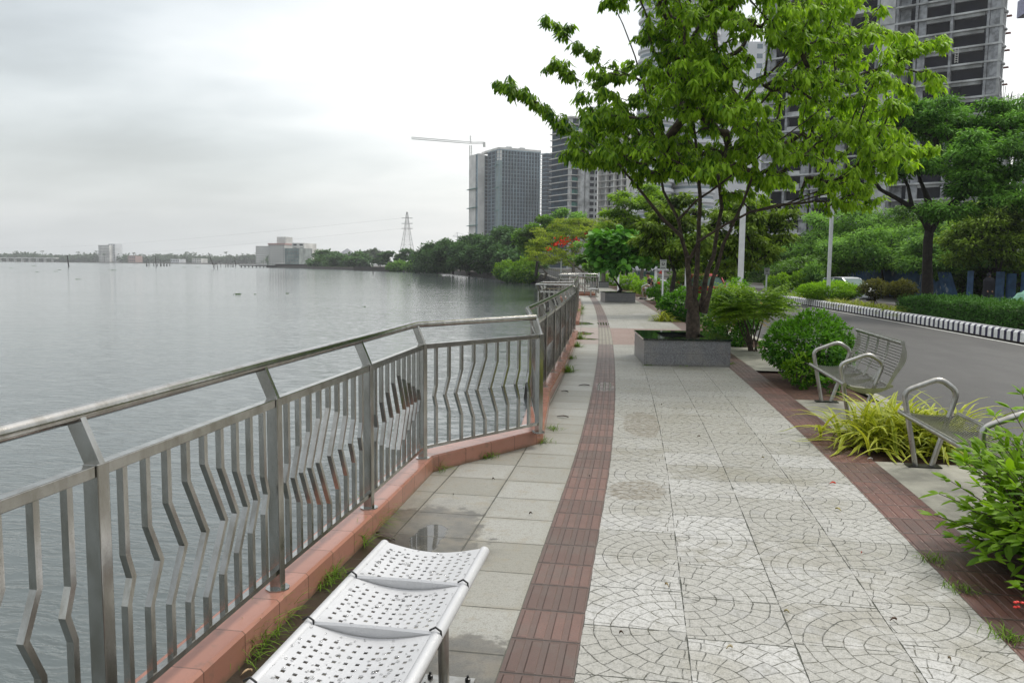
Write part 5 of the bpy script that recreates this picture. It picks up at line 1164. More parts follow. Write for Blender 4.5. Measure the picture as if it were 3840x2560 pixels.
tree_px('shore_tree', 'dark scraggly tree at the right end of the mangroves before the towers', 2005, 1030, 150, [(2000, 905, 150, 38, 50), (1985, 960, 148, 35, 35)], 160, 'maindark', 'darkbark', z0=-.4, per=26, spread=1.3, flat=.7, ln=.6, ratio=.5, r0=.25)

# far shore woodland (nobody could count it) and a few palms that stand out
def woodland():
    P = []
    for px in np.arange(-700, 1300, 2.0):
        d = 1290 if px < 1000 else 900; g = at(px, 985, d)
        for k in range(4):
            h = rng.uniform(6, 13)+1.5*math.sin(px*.05)+2*math.sin(px*.021+1); P.append((g[0]+rng.normal(0, 3), d+rng.uniform(0, 90), -.9+h*rng.uniform(.35, 1)))
    P = np.array(P); pos, dd, nr, l, w, v = clump_leaves(P, 12, 4.2, .6, 4.2, .7, 0); leaf_mesh_o = leaf_mesh('far_woodland', pos, dd, nr, l, w, 'quad', L_['far'], None, v); tag(leaf_mesh_o, 'hazy belt of trees along the far shore', 'woodland', None, 'stuff')
woodland()
def palm(px, Y, h, ytop=None):
    g = at(px, 985, Y); t = thing('palm_tree', 'slim palm standing above the hazy far shore woodland', 'palm tree', (g[0], Y, -.9), 'palms above the far woodland'); mb = MB(); mb.tube([(g[0], Y, -.9), (g[0]+h*.03, Y, h*.5), (g[0], Y, h)], [.5, .35, .3], 5); mb.build('trunk', M['darkbark'], t)
    n = 11; a = rng.uniform(0, 6.28, n)+np.arange(n); D = np.stack([np.cos(a), np.sin(a), rng.uniform(-.5, .5, n)], 1); leaf_mesh('crown', np.tile([g[0], Y, h], (n, 1)), D, np.tile([0, 0, 1.], (n, 1))+rdir(n)*.2, 4.6, 1.5, 'droop', L_['far'], t, .3)
for px in (60, 128, 156, 300, 366, 392, 500, 552, 590, 640, 700, 728, 790, 852, 876, 925, 948, 975, 1040, 1075): palm(px+rng.normal(0, 4), 1270, rng.uniform(13, 19))
for px, py, Y, rx, rz in [(1370, 960, 620, 24, 16), (1420, 955, 640, 22, 18), (1395, 950, 640, 16, 14)]:
    tree_px('far_tree', {1370: 'leftmost hazy tree beyond the shore wall', 1395: 'tallest hazy tree beyond the shore wall', 1420: 'hazy tree beyond the shore wall nearest the pylon'}[px], px, 990, Y, [(px, py+6, Y, rx, rz)], 40, 'far', 'darkbark', z0=-1, per=30, spread=4, flat=.7, ln=3, ratio=.6, r0=.5, tip=.1, group='hazy trees beyond the shore wall')

# ------------------------------------------------------------------ buildings
CONC = pbr('weathered_concrete', (.42, .43, .43), .85, var=.4, nscale=.35, bump=0); CONCD = pbr('grey_blockwork', (.26, .27, .285), .9, var=.45, nscale=.9); DARK = pbr('painted_interior_shade', (.003, .005, .014), .9, var=.3, nscale=.3, spec=.03)  # near-black interior colour stands in for the shade inside open floors
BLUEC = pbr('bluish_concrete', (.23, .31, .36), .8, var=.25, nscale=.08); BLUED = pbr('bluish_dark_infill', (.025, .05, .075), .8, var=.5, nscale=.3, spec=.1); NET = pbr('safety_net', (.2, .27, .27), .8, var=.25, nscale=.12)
PALE = pbr('pale_render', (.62, .61, .58), .8, var=.2, nscale=.1); WHITE = pbr('white_render', (.68, .69, .71), .6, var=.1, nscale=.2); GREENN = pbr('green_net', (.03, .16, .13), .8, var=.4, nscale=.4)
RUST = pbr('rust_red_ledge', (.2, .05, .03), .8)
class Frame:
    "local frame of a building: o origin, a axis along the facade, n axis out of the facade"
    def __init__(s, o, ang): s.o = np.array(o, float); s.a = np.array([math.cos(ang), math.sin(ang), 0]); s.n = np.array([math.sin(ang), -math.cos(ang), 0]); s.ang = ang
    def box(s, mb, u0, u1, d0, d1, z0, z1):
        c = s.o+s.a*(u0+u1)/2+s.n*(d0+d1)/2; mb.box((c[0], c[1], s.o[2]+(z0+z1)/2), (u1-u0, abs(d1-d0), z1-z0), rz=s.ang)
def frame_building(label, o, ang, L, D, nfl, fh, bays, core, slab, colm, side_mat=None, proud=.5, z0=0, name='tower', colw=.5, cut=None, top=1.0, side_bays=0, slab_out=.25, slab_t=.16):
    "open concrete frame: a recessed dark core, floor slabs and columns as real pieces; facade along +a at n=0, side face at u=L and u=0"
    t = thing(name, label, 'building', (o[0], o[1], z0)); f = Frame((o[0], o[1], z0), ang); Ht = nfl*fh
    mb = MB(); f.box(mb, .6, L-.6, -D+.6, -1.6, 0, Ht); mb.build('wall', core, t)
    for k in range(nfl+1):
        mb = MB(); f.box(mb, -slab_out, L+slab_out, -D-.2, slab_out, k*fh-slab_t, k*fh+slab_t+(.5 if k == nfl else 0)); mb.build('floor_slab', slab, t)
    us = bays if not isinstance(bays, int) else [L*i/bays for i in range(bays+1)]
    for u in us:
        mb = MB(); w = colw*(1 if 0 < u < L else 1.6); a = min(max(u-w/2, 0), L-w); f.box(mb, a, a+w, -1.9, -.02, 0, Ht-.1); mb.build('column', colm, t)
    for k in range(side_bays+1):
        d = -D*k/max(1, side_bays)
        for u in ((0, 1.2), (L-1.2, L)):
            mb = MB(); dd = min(-.02, max(-D+.02, d)); f.box(mb, u[0]+.01, u[1]-.01, max(-D, dd-colw/2), min(-.03, dd+colw/2), 0, Ht-.1); mb.build('column', colm, t)
    return t, f, Ht
def wins(f, t, mat, us, zs, w, h, d=.04, name='window', frame=None, limit=100):
    mb = MB(); n = 0
    for z in zs:
        for u in us:
            if n < limit: m1 = MB(); f.box(m1, u-w/2, u+w/2, -.1, d, z, z+h); m1.build(name, mat, t)
            else: f.box(mb, u-w/2, u+w/2, -.1, d, z, z+h)
            n += 1
    if mb.v: o = mb.build(name+'s', mat, t); o['kind'] = 'stuff'
CAMR = -YAW*1.0+0
def dirang(dr, df):  # direction given in camera terms (right, forward) -> world angle
    v = dr*rgt+df*np.array([-math.sin(YAW), math.cos(YAW), 0]); return math.atan2(v[1], v[0])
# tower A, main slab block: corner at px 1868, faces right
def towerA():
    Y = 640; c = at(1868, 1000, Y); c2 = at(2022, 1000, Y+22); ang = math.atan2(c2[1]-c[1], c2[0]-c[0]); L = np.linalg.norm((c2-c)[:2]); nfl = 31; fh = (at(1868, 562, Y)[2])/nfl
    t, f, Ht = frame_building('tall unfinished twin tower with a crane behind the mangroves', c, ang, L, 22, nfl, fh, 14, BLUED, BLUEC, BLUEC, z0=0, colw=.55, name='tower_block', side_bays=3)
    # greenish netted side face towards the camera
    q = at(1833, 1000, Y+26); a2 = math.atan2(c[1]-q[1], c[0]-q[0]); L2 = np.linalg.norm((c-q)[:2]); f2 = Frame((q[0], q[1], 0), a2)
    mb = MB(); f2.box(mb, .1, L2-.1, -2.5, .6, 0, Ht-8); mb.build('safety_net', NET, t); mb = MB(); f2.box(mb, .1, L2-.1, -2.5, .3, Ht-8, Ht); mb.build('wall', PALE, t)
    for k in range(3, nfl, 6): mb = MB(); f2.box(mb, -.5, L2+.5, -.2, 1.6, k*fh, k*fh+.5); mb.build('net_support', GREENN, t)
    for k in range(nfl): 
        mb = MB(); f.box(mb, L*.46, L*.56, -.2, -.05, k*fh+.4, (k+1)*fh-.3); mb.build('infill_wall', BLUED, t)
        mb = MB(); f.box(mb, L, L+1.6, -5, -.5, k*fh-.12, k*fh+.12); mb.build('ledge', BLUEC, t)
    # left wing
    q0 = at(1790, 1000, Y+14); q1 = at(1840, 1000, Y+26); an = math.atan2(q1[1]-q0[1], q1[0]-q0[0]); L3 = np.linalg.norm((q1-q0)[:2]); h3 = at(1790, 580, Y+14)[2]; n3 = 30; f3 = Frame((q0[0], q0[1], 0), an)
    mb = MB(); f3.box(mb, .3, L3, -3, -1.5, 0, h3); mb.build('wall', BLUED, t)
    for k in range(n3+1): mb = MB(); f3.box(mb, 0, L3, -3, 0, k*h3/n3-.2, k*h3/n3+.2); mb.build('floor_slab', BLUEC, t)
    for u in (.6, L3*.5, L3-.5): mb = MB(); f3.box(mb, u-.5, u+.5, -1.6, -.03, 0, h3); mb.build('column', BLUEC, t)
    p0 = at(1757, 1000, Y+30); an = math.atan2(q0[1]-p0[1], q0[0]-p0[0]); L4 = np.linalg.norm((q0-p0)[:2]); f4 = Frame((p0[0], p0[1], 0), an)
    mb = MB(); f4.box(mb, 0, L4, -6, -.05, 0, h3+1); mb.build('side_wall', PALE, t)
    for zf in (.18, .37, .53, .7): mb = MB(); f4.box(mb, -1.5, L4, -.3, 1.5, h3*zf, h3*zf+.5); mb.build('net_support', GREENN, t)
    mb = MB(); f.box(mb, -.3, L+.3, -34, .2, Ht+.6, Ht+2.2); mb.build('parapet', PALE, t)
    for u in (.3, .62): mb = MB(); f.box(mb, L*u, L*u+4, -12, -8, Ht+2, Ht+4.5); mb.build('roof_room', CONC, t)
    # tower crane
    k = at(1765, 572, Y+32); tc = thing('tower_crane', 'white tower crane with a long jib above the twin tower', 'crane', (k[0], k[1], 0)); top = at(1763, 512, Y+32); mb = MB(); wC = pbr('crane_white', (.55, .55, .53), .6)
    def lattice(mb, p, q, w, n, r=.12):
        p, q = np.array(p, float), np.array(q, float); a = (q-p)/np.linalg.norm(q-p); s = np.cross(a, (0, 1, .01)); s /= np.linalg.norm(s); u = np.cross(a, s)
        C_ = [s*w+u*w, s*w-u*w, -s*w-u*w, -s*w+u*w]
        for c_ in C_: mb.bar(p+c_, q+c_, r*2, r*2)
        for i in range(n):
            for j in range(4):
                A, B = p+(q-p)*i/n+C_[j], p+(q-p)*(i+1)/n+C_[(j+1) % 4]; mb.bar(A, B, r, r)
    global LAT; LAT = lattice
    lattice(mb, (k[0], k[1], k[2]-8), (k[0], k[1], at(1765, 545, Y+32)[2]), .9, 8, .16); mb.build('mast', wC, tc)
    piv = at(1765, 536, Y+32); tip_ = at(1543, 518, Y-20); mb = MB(); lattice(mb, piv, tip_, .7, 26, .13); mb.build('jib', wC, tc)
    cj = at(1816, 536, Y+44); mb = MB(); lattice(mb, piv, cj, .6, 7, .13); jb = mb.build('counter_jib', wC, tc); mb = MB(); mb.box(cj+np.array([0, 0, -1.5]), (2, 2, 4)); mb.build('counterweight', wC, jb)
    ap = at(1764, 509, Y+32); mb = MB(); lattice(mb, piv, ap, .4, 4, .13); mb.bar(ap, piv+(tip_-piv)*.6, .12, .12); mb.bar(ap, cj, .12, .12); mb.build('apex', wC, tc)
towerA()
def towerB():
    Y = 640; q0 = at(2045, 1000, Y); q1 = at(2082, 1000, Y+8); an = math.atan2(q1[1]-q0[1], q1[0]-q0[0]); L = np.linalg.norm((q1-q0)[:2]); h = at(2045, 577, Y)[2]
    t, f, Ht = frame_building('slimmer unfinished tower with a pale scaffolded flank between the two bigger towers', q0, an, L, 7, 30, h/30, 3, BLUED, BLUEC, BLUED, name='tower_block', colw=1.2)
    q2 = at(2135, 1000, Y-14); an = math.atan2(q2[1]-q1[1], q2[0]-q1[0]); L2 = np.linalg.norm((q2-q1)[:2]); f2 = Frame((q1[0], q1[1], 0), an); mb = MB(); f2.box(mb, 0, L2, -12, 0, 0, h+1.5); mb.build('side_wall', PALE, t)
    wins(f2, t, BLUED, [L2*.55], [k*h/30+1 for k in range(30)], 1.2, 1.6); 
    for k in range(30): mb = MB(); f2.box(mb, L2*.35, L2, -.1, 1.4, k*h/30, k*h/30+.25); mb.build('scaffold_deck', NET, t)
towerB()
def towerC():
    Y = 400; sc = 1; t = None; q0 = at(2132, 1000, Y); q1 = at(2170, 1000, Y+4); an = math.atan2(q1[1]-q0[1], q1[0]-q0[0]); L = np.linalg.norm((q1-q0)[:2]); h = at(2150, 440, Y)[2]; n = 24; fh = h/n
    t, f, Ht = frame_building('grey high-rise with open balconies partly hidden by the left branches', q0, an, L, 18, n, fh, 1, BLUED, PALE, CONC, name='tower_block', colw=.5, slab_out=.5)
    for k in range(n):
        if k % 2 == 0: mb = MB(); f.box(mb, .8, L-.4, -1.2, -.6, k*fh+.3, k*fh+fh*.7); mb.build('green_net', GREENN, t)
    q2 = at(2235, 1000, Y+6); an2 = math.atan2(q2[1]-q1[1], q2[0]-q1[0]); L2 = np.linalg.norm((q2-q1)[:2]); f2 = Frame((q1[0], q1[1], 0), an2)
    mb = MB(); f2.box(mb, 0, L2*.22, -15, .3, 0, h); f2.box(mb, L2*.3, L2*.5, -15, .3, 0, h); f2.box(mb, L2*.22, L2*.3, -15, -.6, 0, h); f2.box(mb, L2*.5, L2, -15, -.5, 0, h+6); mb.build('wall', CONC, t)
    wins(f2, t, DARK, [L2*.68], [k*fh+.8 for k in range(n)], L2*.22, 1.7, d=-.4); wins(f2, t, DARK, [L2*.92], [k*fh+.8 for k in range(n)], .7, 1.4, d=-.4)
    q3 = at(2345, 1000, Y-8); an3 = math.atan2(q3[1]-q2[1], q3[0]-q2[0]); L3 = np.linalg.norm((q3-q2)[:2]); f3 = Frame((q2[0], q2[1], 0), an3); h3 = at(2290, 480, Y)[2]
    mb = MB(); f3.box(mb, 0, L3, -15, -1.8, 0, h3); mb.build('wall', CONC, t)
    for k in range(int(h3/fh)+1):
        mb = MB(); f3.box(mb, 0, L3, -1.9, .5, k*fh-.15, k*fh+.15); mb.build('floor_slab', PALE, t)
        for u in (.35, .62, .86): mb = MB(); f3.box(mb, L3*u-2, L3*u+.2, -1.9, -1.7, k*fh+.4, k*fh+2.6); mb.build('window', DARK, t)
    for u in (0.02, .28, .55, .8, .98): mb = MB(); f3.box(mb, L3*u-.4, L3*u+.4, -1.85, -.05, 0, h3); mb.build('column', PALE, t)
towerC()
def white_tower():
    Y = 285; c = at(2620, 1000, Y+22); t = thing('white_tower', 'very tall white residential tower with curved balconies glimpsed through the planter tree', 'building', (c[0], c[1], 0)); n = 36; fh = 3.35
    def bay(px, Yb, r, n_, name): 
        q = at(px, 1000, Yb); mb = MB(); mb.lathe((q[0], q[1], 0), [(r, 0), (r, n_*fh)], 20); mb.build('wall', WHITE, t, smooth=60)
        for k in range(n_): 
            mb = MB(); mb.lathe((q[0], q[1], k*fh), [(r+.3, 0), (r+.7, .2), (r+.7, 1.15), (r+.6, 1.2), (r+.1, 1.2)], 24); mb.build('balcony', WHITE, t, smooth=40)
            mb = MB(); mb.lathe((q[0], q[1], k*fh+1.35), [(r-.2, .2), (r+.06, .22), (r+.06, 1.15), (r-.2, 1.17)], 20); mb.build('window_band', M['glassblue'], t, smooth=30)
    M['glassblue'] = pbr('blue_grey_glass', (.2, .25, .28), .15)
    bay(2445, Y, 6, n, 0); bay(2590, Y+6, 7, n-1, 0)
    q0 = at(2430, 1000, Y+6); q1 = at(2850, 1000, Y+14); an = math.atan2(q1[1]-q0[1], q1[0]-q0[0]); L = np.linalg.norm((q1-q0)[:2]); f = Frame((q0[0], q0[1], 0), an)
    mb = MB(); f.box(mb, 0, L*.66, -18, -.5, 0, n*fh); f.box(mb, L*.66, L, -18, -.5, 0, (n-12)*fh); mb.build('core', WHITE, t)
    for k in range(n-12):
        for u in (.1, .24, .5, .8, .93): mb = MB(); f.box(mb, L*u-1, L*u+1, -.6, -.42, k*fh+1, k*fh+2.6); mb.build('window', M['glassblue'], t)
white_tower()
def concrete_tower():
    c = np.array([63.5, 162.5]); ang0 = dirang(-.793, .61); Lf = 44; o = c+Lf*np.array([math.cos(ang0), math.sin(ang0)]); ang = math.atan2(c[1]-o[1], c[0]-o[0]); fh = 3.1; n = 24
    cols = [0, 5, 11, 17, 22.5, 26, 29.5, 35.6, 41.6, 44]
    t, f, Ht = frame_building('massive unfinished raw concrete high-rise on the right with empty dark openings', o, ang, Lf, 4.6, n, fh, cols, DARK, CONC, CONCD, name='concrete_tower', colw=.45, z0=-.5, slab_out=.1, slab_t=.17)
    for k in range(n):     # block walls between some columns
        z = k*fh
        for (u0, u1, zz0, zz1, m, dd) in [(0.5, 2.2, .18, 2.9, CONCD, -.3), (8.5, 10.2, .18, 2.9, CONCD, -.25), (15.4, 17.2, .18, 2.9, CONCD, -.3), (22.9, 25.7, .18, 2.9, CONC, .25), (26.3, 28.2, .18, 2.9, CONCD, -1.5), (29.9, 31.2, .18, 2.9, CONCD, -.35), (41.9, 43.6, .18, 2.9, CONCD, -.2), (10.9, 14.5, 2.3, 2.9, CONCD, -.3), (4.9, 8.3, .18, .9 if k % 3 else 1.3, CONC, -.2), (31.2, 41.5, 2.35, 2.92, CONC, -.5)]:
            mb = MB(); f.box(mb, u0, u1, -.5+dd, dd, z+zz0, z+zz1); mb.build('wall', m, t)
        if k % 4 == 1: mb = MB(); f.box(mb, 18, 21, -.2, .8, z-.1, z+.9); mb.build('ledge', CONC, t)
    # right flank seen edge-on with ledges
    a2 = ang+R(90); f2 = Frame((c[0], c[1], -.5), a2); SC = .42
    for k in range(n):
        z = k*fh
        for (u0, u1, z0_, z1_, m, d0, d1) in [(0.02, 2.6, 0.1, fh, CONC, -1, 0), (2.6, 3.0, .1, fh, CONCD, -1.2, -.3), (4.9, 5.6, .1, fh, CONCD, -1.2, -.2), (5.6, 8.2, .1, fh, CONC, -1, .12), (2.9, 5.0, .1, 1.0, CONCD, -1.2, -.5), (2.8, 5.2, 2.5, 2.75, CONC, -.4, .7), (8.2, 11, 0.1, fh*.9, CONCD, -1.6, -.6), (8.4, 10.4, 2.3, 2.5, RUST, -.4, 1.1)]:
            mb = MB(); f2.box(mb, u0*SC, u1*SC, d0*.5, d1*.8, z+z0_, z+z1_); mb.build('flank_wall' if m is not RUST else 'ledge', m, t)
    mb = MB(); f2.box(mb, .5, 4, -3, -.7, 0, n*fh); mb.build('shade_core', DARK, t)
    # ladder leaning in an opening
    q = at(3588, 205, 158); tl = thing('ladder', 'pale ladder leaning inside an opening of the concrete high-rise', 'ladder', (q[0], q[1], q[2]-1.5)); mb = MB()
    for s in (-.25, .25): mb.bar(q+np.array([s, 0, -1.5]), q+np.array([s+.3, 1, 1.4]), .08, .08)
    for j in range(7): mb.bar(q+np.array([-.25+.04*j, .14*j, -1.3+.42*j]), q+np.array([.25+.04*j, .14*j, -1.3+.42*j]), .08, .08)
    mb.build('frame', PALE, tl)
    # lower wing, seen above the roadside trees
    Y = 190; q0 = at(2945, 1000, Y); q1 = at(3240, 1000, Y-18); an = math.atan2(q1[1]-q0[1], q1[0]-q0[0]); L = np.linalg.norm((q1-q0)[:2]); t = thing('concrete_building', 'lower grey concrete wing with windows and doorways behind the median lamp post', 'building', (q0[0], q0[1], 0)); f = Frame((q0[0], q0[1], 0), an); h = at(3000, 770, Y)[2]
    mb = MB(); f.box(mb, 0, L*.45, -12, 0, 0, h+8); f.box(mb, L*.45, L, -12, -2.5, 0, h+8); mb.build('wall', CONC, t)
    for z in (3.4, 7.2, 10.9, 14.6, 18.3): mb = MB(); f.box(mb, -.2, L+.2, -3, .3, z-.45, z+.25); mb.build('floor_slab', CONCD, t)
    for u in (.5, L*.455, L-.4): mb = MB(); f.box(mb, u-.4, u+.4, -2, .2, 0, h+8); mb.build('column', CONCD, t)
    wins(f, t, DARK, [3.8, 8.2], [4.2, 8], 1.5, 2.1); wins(f, t, WHITE, [2.0], [12], 1.2, 1.8, name='shutter'); wins(f, t, M['glassblue'], [5.2, 13.5], [11.6, 15.4], 1.6, 2.2)
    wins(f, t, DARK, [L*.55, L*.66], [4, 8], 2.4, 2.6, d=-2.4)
    # rebar forest on the neighbouring column stubs
    for i, (px, yt, w) in enumerate([(3768, 300, 0), (3790, 340, 1), (3745, 380, 1), (3825, 330, 0)]):
        q = at(px, 420, 150); tt = thing('rebar_column', 'bundle of bare reinforcing bars rising above the crown at the right edge', 'rebar', (q[0], q[1], 0), 'reinforcing bar bundles'); mb = MB(); mb.box((q[0], q[1], q[2]/2-.5), (.8, .8, q[2]-1)); mb.build('column', CONC, tt); mb = MB()
        top = at(px, yt, 150)[2]
        for j in range(9): mb.tube([(q[0]+rng.normal(0, .3), q[1]+rng.normal(0, .3), q[2]-2), (q[0]+rng.normal(0, .5), q[1]+rng.normal(0, .4), q[2]+(top-q[2])*rng.uniform(.4, 1))], .045, 4)
        mb.build('bars', M['darkmetal'], tt)
    q = at(3830, 30, 120); t = thing('site_hoarding', 'corner of a pale hoist box at the top right corner', 'hoist', (q[0], q[1], q[2])); mb = MB(); mb.box((q[0]+1.2, q[1], q[2]), (2.6, 2, 2.2)); mb.build('box', pbr('pale_violet', (.3, .3, .42), .6), t)
    mb = MB(); mb.bar((q[0]+1.8, q[1], q[2]), (q[0]+1.8, q[1], 0), .3, .3); mb.build('mast', CONC, t)
concrete_tower()
def low_buildings():
    def block(label, x0, x1, yt, Y, mat, nfl, nw, wm, z0=-.5, dep=20, roof=None, wh=.45, name='apartment_block'):
        a, c = at(x0, 985, Y), at(x1, 985, Y); L = c[0]-a[0]; h = at((x0+x1)/2, yt, Y)[2]-z0; t = thing(name, label, 'building', (a[0], Y, z0)); f = Frame((a[0], Y, z0), 0); mb = MB(); f.box(mb, 0, L, -dep, 0, 0, h); mb.build('wall', mat, t); fh = h/nfl
        k = 0
        for i in range(nfl):
            for j in range(nw):
                mb = MB(); u = L*(j+.5)/nw; f.box(mb, u-L/nw*.26, u+L/nw*.26, -.1, .12, i*fh+fh*.3, i*fh+fh*(.3+wh)); mb.build('window', wm, t)
        if roof: mb = MB(); f.box(mb, -L*.03, L*1.03, -dep, L*.03, h, h+1.2); mb.build('roof', roof, t)
        return t, f, L, h
    W2 = pbr('dark_window', (.05, .055, .06), .4)
    t, f, L, h = block('cream apartment block with a thin pink roof edge, left of the netted block', 1008, 1068, 918, 560, PALE, 9, 6, W2, roof=pbr('pinkish_roof', (.45, .3, .28), .8)); mb = MB(); f.box(mb, L*.45, L, -14, -2, h, h+6); mb.build('roof_room', PALE, t)
    block('grey-green netted block in front of the cream apartment block', 1068, 1122, 930, 470, pbr('pale_grey_net', (.27, .3, .29), .85, var=.35, nscale=.2), 5, 5, NET)
    block('white stepped block with a stair tower behind the grey-green one', 1096, 1142, 911, 500, PALE, 6, 2, W2); block('low white building with two wide dark windows, right of the stepped block', 1140, 1166, 932, 490, PALE, 4, 1, BLUED)
    block('faint bluish block left of the cream apartment block', 960, 1008, 922, 1000, PALE, 8, 6, W2); block('faint low block behind the detached mangroves', 1166, 1195, 941, 800, PALE, 4, 4, W2)
    t, f, L, h = block('lone pale slab block rising from the far shore woodland', 371, 412, 919, 1280, PALE, 11, 8, W2); block('taller white stair tower joined to the lone far slab block', 408, 434, 914, 1290, WHITE, 11, 3, W2)
    block('small pink-roofed house among the far trees', 480, 508, 959, 1260, pbr('pink_wall', (.42, .28, .25), .8), 2, 4, W2); block('white low house among the far trees', 640, 672, 971, 1255, WHITE, 1, 5, W2); block('low white house in the far woodland centre', 720, 755, 969, 1255, PALE, 2, 4, W2)
    block('white flat-roofed building behind the mangroves below tower', 1915, 1965, 925, 400, WHITE, 3, 5, W2, z0=-.4)
    t = thing('pavilion', 'small pavilion with a pointed roof above the detached mangroves', 'pavilion', tuple(at(1303, 985, 700))); q = at(1303, 985, 700); z = at(1303, 951, 700)[2]; mb = MB(); mb.box((q[0], 700, z/2), (7, 7, z)); mb.build('wall', PALE, t); mb = MB(); mb.lathe((q[0], 700, z), [(8, 0), (.2, 4.6)], 4); mb.build('roof', CONCD, t)
    # retaining wall and bridge line
    a, c = gnd(1330, 1014, -1.5), gnd(1600, 1021, -1.5); t = MB(); t.bar((a[0], a[1], -.7), (c[0], c[1], -.7), 1, 1.7); o = t.build('shore_wall', M['rock']); tag(o, 'dark low shore wall right of the detached mangroves', 'wall')
    a, c = at(1040, 993, 455), at(1190, 1000, 430); t = MB(); t.bar((a[0], a[1], -.4), (c[0], c[1], -.4), 3, 2.2); o = t.build('quay_wall', M['rock']); tag(o, 'dark quay wall at the foot of the pale waterfront blocks', 'wall')
    t = thing('bridge', 'long low road bridge far away at the left edge', 'bridge', tuple(at(60, 985, 1230))); mb = MB(); a, c = at(-300, 964, 1230), at(215, 968, 1230); mb.bar(a, c, 8, 1.6); mb.build('deck', PALE, t)
    for px in range(-280, 215, 28): q = at(px, 966, 1230); mb = MB(); mb.box((q[0], q[1], q[2]/2-1), (2, 4, q[2])); mb.build('pier', PALE, t)
    t = thing('jetty', 'long dark wooden jetty reaching left from the waterfront blocks', 'jetty', tuple(at(1000, 1000, 440))); mb = MB(); a, c = at(900, 995.5, 450), at(1130, 999.5, 440); a[2] = c[2] = -.35; mb.bar(a, c, 2, .5); mb.build('deck', M['darkbark'], t)
    for px in range(905, 1130, 14): q = at(px, 998, 446); mb = MB(); mb.box((q[0], 446, -1.05), (.5, .5, 1.1)); mb.build('pile', M['darkbark'], t)
low_buildings()
def pylon():
    Y = 740; b = at(1527, 985, Y); top = at(1527, 795, Y)[2]; t = thing('pylon', 'lattice electricity pylon behind the shore trees', 'pylon', (b[0], Y, 0)); G = pbr('galvanised_steel', (.2, .2, .2), .6); mb = MB(); n = 11
    def w(z): s = z/top; return 7.2*(1-s)**1.35*1.0+.7 if s < .97 else .35
    zs = [top*(1-(1-i/n)**1.1) for i in range(n+1)]
    for a, c in zip(zs, zs[1:]):
        for i in range(4):
            s = [(-1, -1), (1, -1), (1, 1), (-1, 1)]; p, q = s[i], s[(i+1) % 4]; P0 = (b[0]+p[0]*w(a), Y+p[1]*w(a), a); P1 = (b[0]+p[0]*w(c), Y+p[1]*w(c), c); Q0 = (b[0]+q[0]*w(a), Y+q[1]*w(a), a); Q1 = (b[0]+q[0]*w(c), Y+q[1]*w(c), c)
            mb.bar(P0, P1, .24, .24); mb.bar(P0, Q1, .11, .11); mb.bar(Q0, P1, .11, .11); mb.bar(P1, Q1, .11, .11)
    mb.build('tower', G, t)
    for py in (818, 838, 857): z = at(1527, py, Y)[2]; mb = MB(); mb.bar((b[0]-5.5, Y, z), (b[0]+5.5, Y, z), .4, .5); mb.build('crossarm', G, t)
    for z in (818, 857):
        zz = at(1527, z, Y)[2]; mb = MB(); e = at(-300, z+105, 1500); pts = []
        for i in range(25): s = i/24; p = np.array([b[0]-5, Y, zz])*(1-s)+e*s; p[2] -= 14*math.sin(math.pi*s); pts.append(p)
        mb.tube(pts, .05, 4); mb.build('wire', G, t)
    q = at(1716, 930, 1150); tc = thing('tower_crane', 'faint distant crane left of the twin tower', 'crane', (q[0], 1150, 0)); mb = MB(); zt = at(1716, 884, 1150)[2]; mb.bar((q[0], 1150, 0), (q[0], 1150, zt), 1.2, 1.2); mb.build('mast', CONC, tc); mb = MB(); e = at(1800, 887, 1150); mb.bar((q[0], 1150, zt-1), e, .8, .8); mb.bar((q[0], 1150, zt-1), at(1698, 886, 1150), .8, .8); mb.bar((q[0], 1150, zt), at(1714, 872, 1150), .7, .7); mb.bar(at(1714, 872, 1150), at(1698, 886, 1150), .3, .3); mb.bar(at(1714, 872, 1150), at(1760, 886, 1150), .3, .3); mb.build('jib', CONC, tc)
pylon()
# stakes, fishing nets and floating weed
def stake(label, px, ytop, ybot, lean=0, group=None, w=.16, stub=None):
    g = gnd(px, ybot, -1.5); zt = at(px, ytop, g[1])[2]; mb = MB(); d = g[1]; mb.tube([(g[0], g[1], -1.7), (g[0]+lean*d/F, g[1], zt)], [w*max(1, d/300), w*.7*max(1, d/300)], 5); o = mb.build('stake', M['darkbark']); tag(o, label, 'stake', group)
stake('tall leaning dark stake standing alone on the left water', 258, 957, 1000, -5, w=.28)
stake('tall thin stake in the middle of the broken stake row', 586, 961, 1001, -2)
stake('tall stake near the left end of the jetty', 884, 963, 1000, -3)
for i, px in enumerate([549, 552, 559, 577, 590, 602, 605, 613, 617, 625, 627, 637]): stake('short dark stake in the broken row on the open water', px, rng.uniform(985, 990), 998, 0, 'short stakes in the broken row', w=.16)
for i, px in enumerate([800, 806, 828, 846, 853, 858, 866, 872, 876]): stake('short dark stake beside the dipping net frame by the jetty', px, rng.uniform(987, 992), 1001, 0, 'short stakes by the jetty', w=.13)
stake('thick dark stump in the water left of the shore point', 1399, 1016, 1028, 0, w=.16); stake('small dark stump in the water below the mangroves', 1661, 1036, 1043, 0, w=.12)
def netframe(label, px, Y=330):
    q = at(px, 1000, Y); t = thing('dipping_net', label, 'fishing net frame', (q[0], Y, -1.5)); mb = MB(); p0 = np.array([q[0], Y, -1.5]); top = at(px-22, 948, Y); mb.tube([p0, (q[0]-1, Y, 1.2), top], .13, 5); mb.build('pole', M['darkbark'], t); mb = MB()
    for dx in (-12, 6, 16): e = at(px+dx, 980, Y); mb.tube([(q[0], Y, .0), e], .06, 4)
    mb.tube([p0+[1.6, 0, 0], (q[0]+1.2, Y, 1)], .13, 5); mb.build('boom', M['darkbark'], t)
netframe('leaning dipping net frame on the water between the stake row and the jetty', 804)
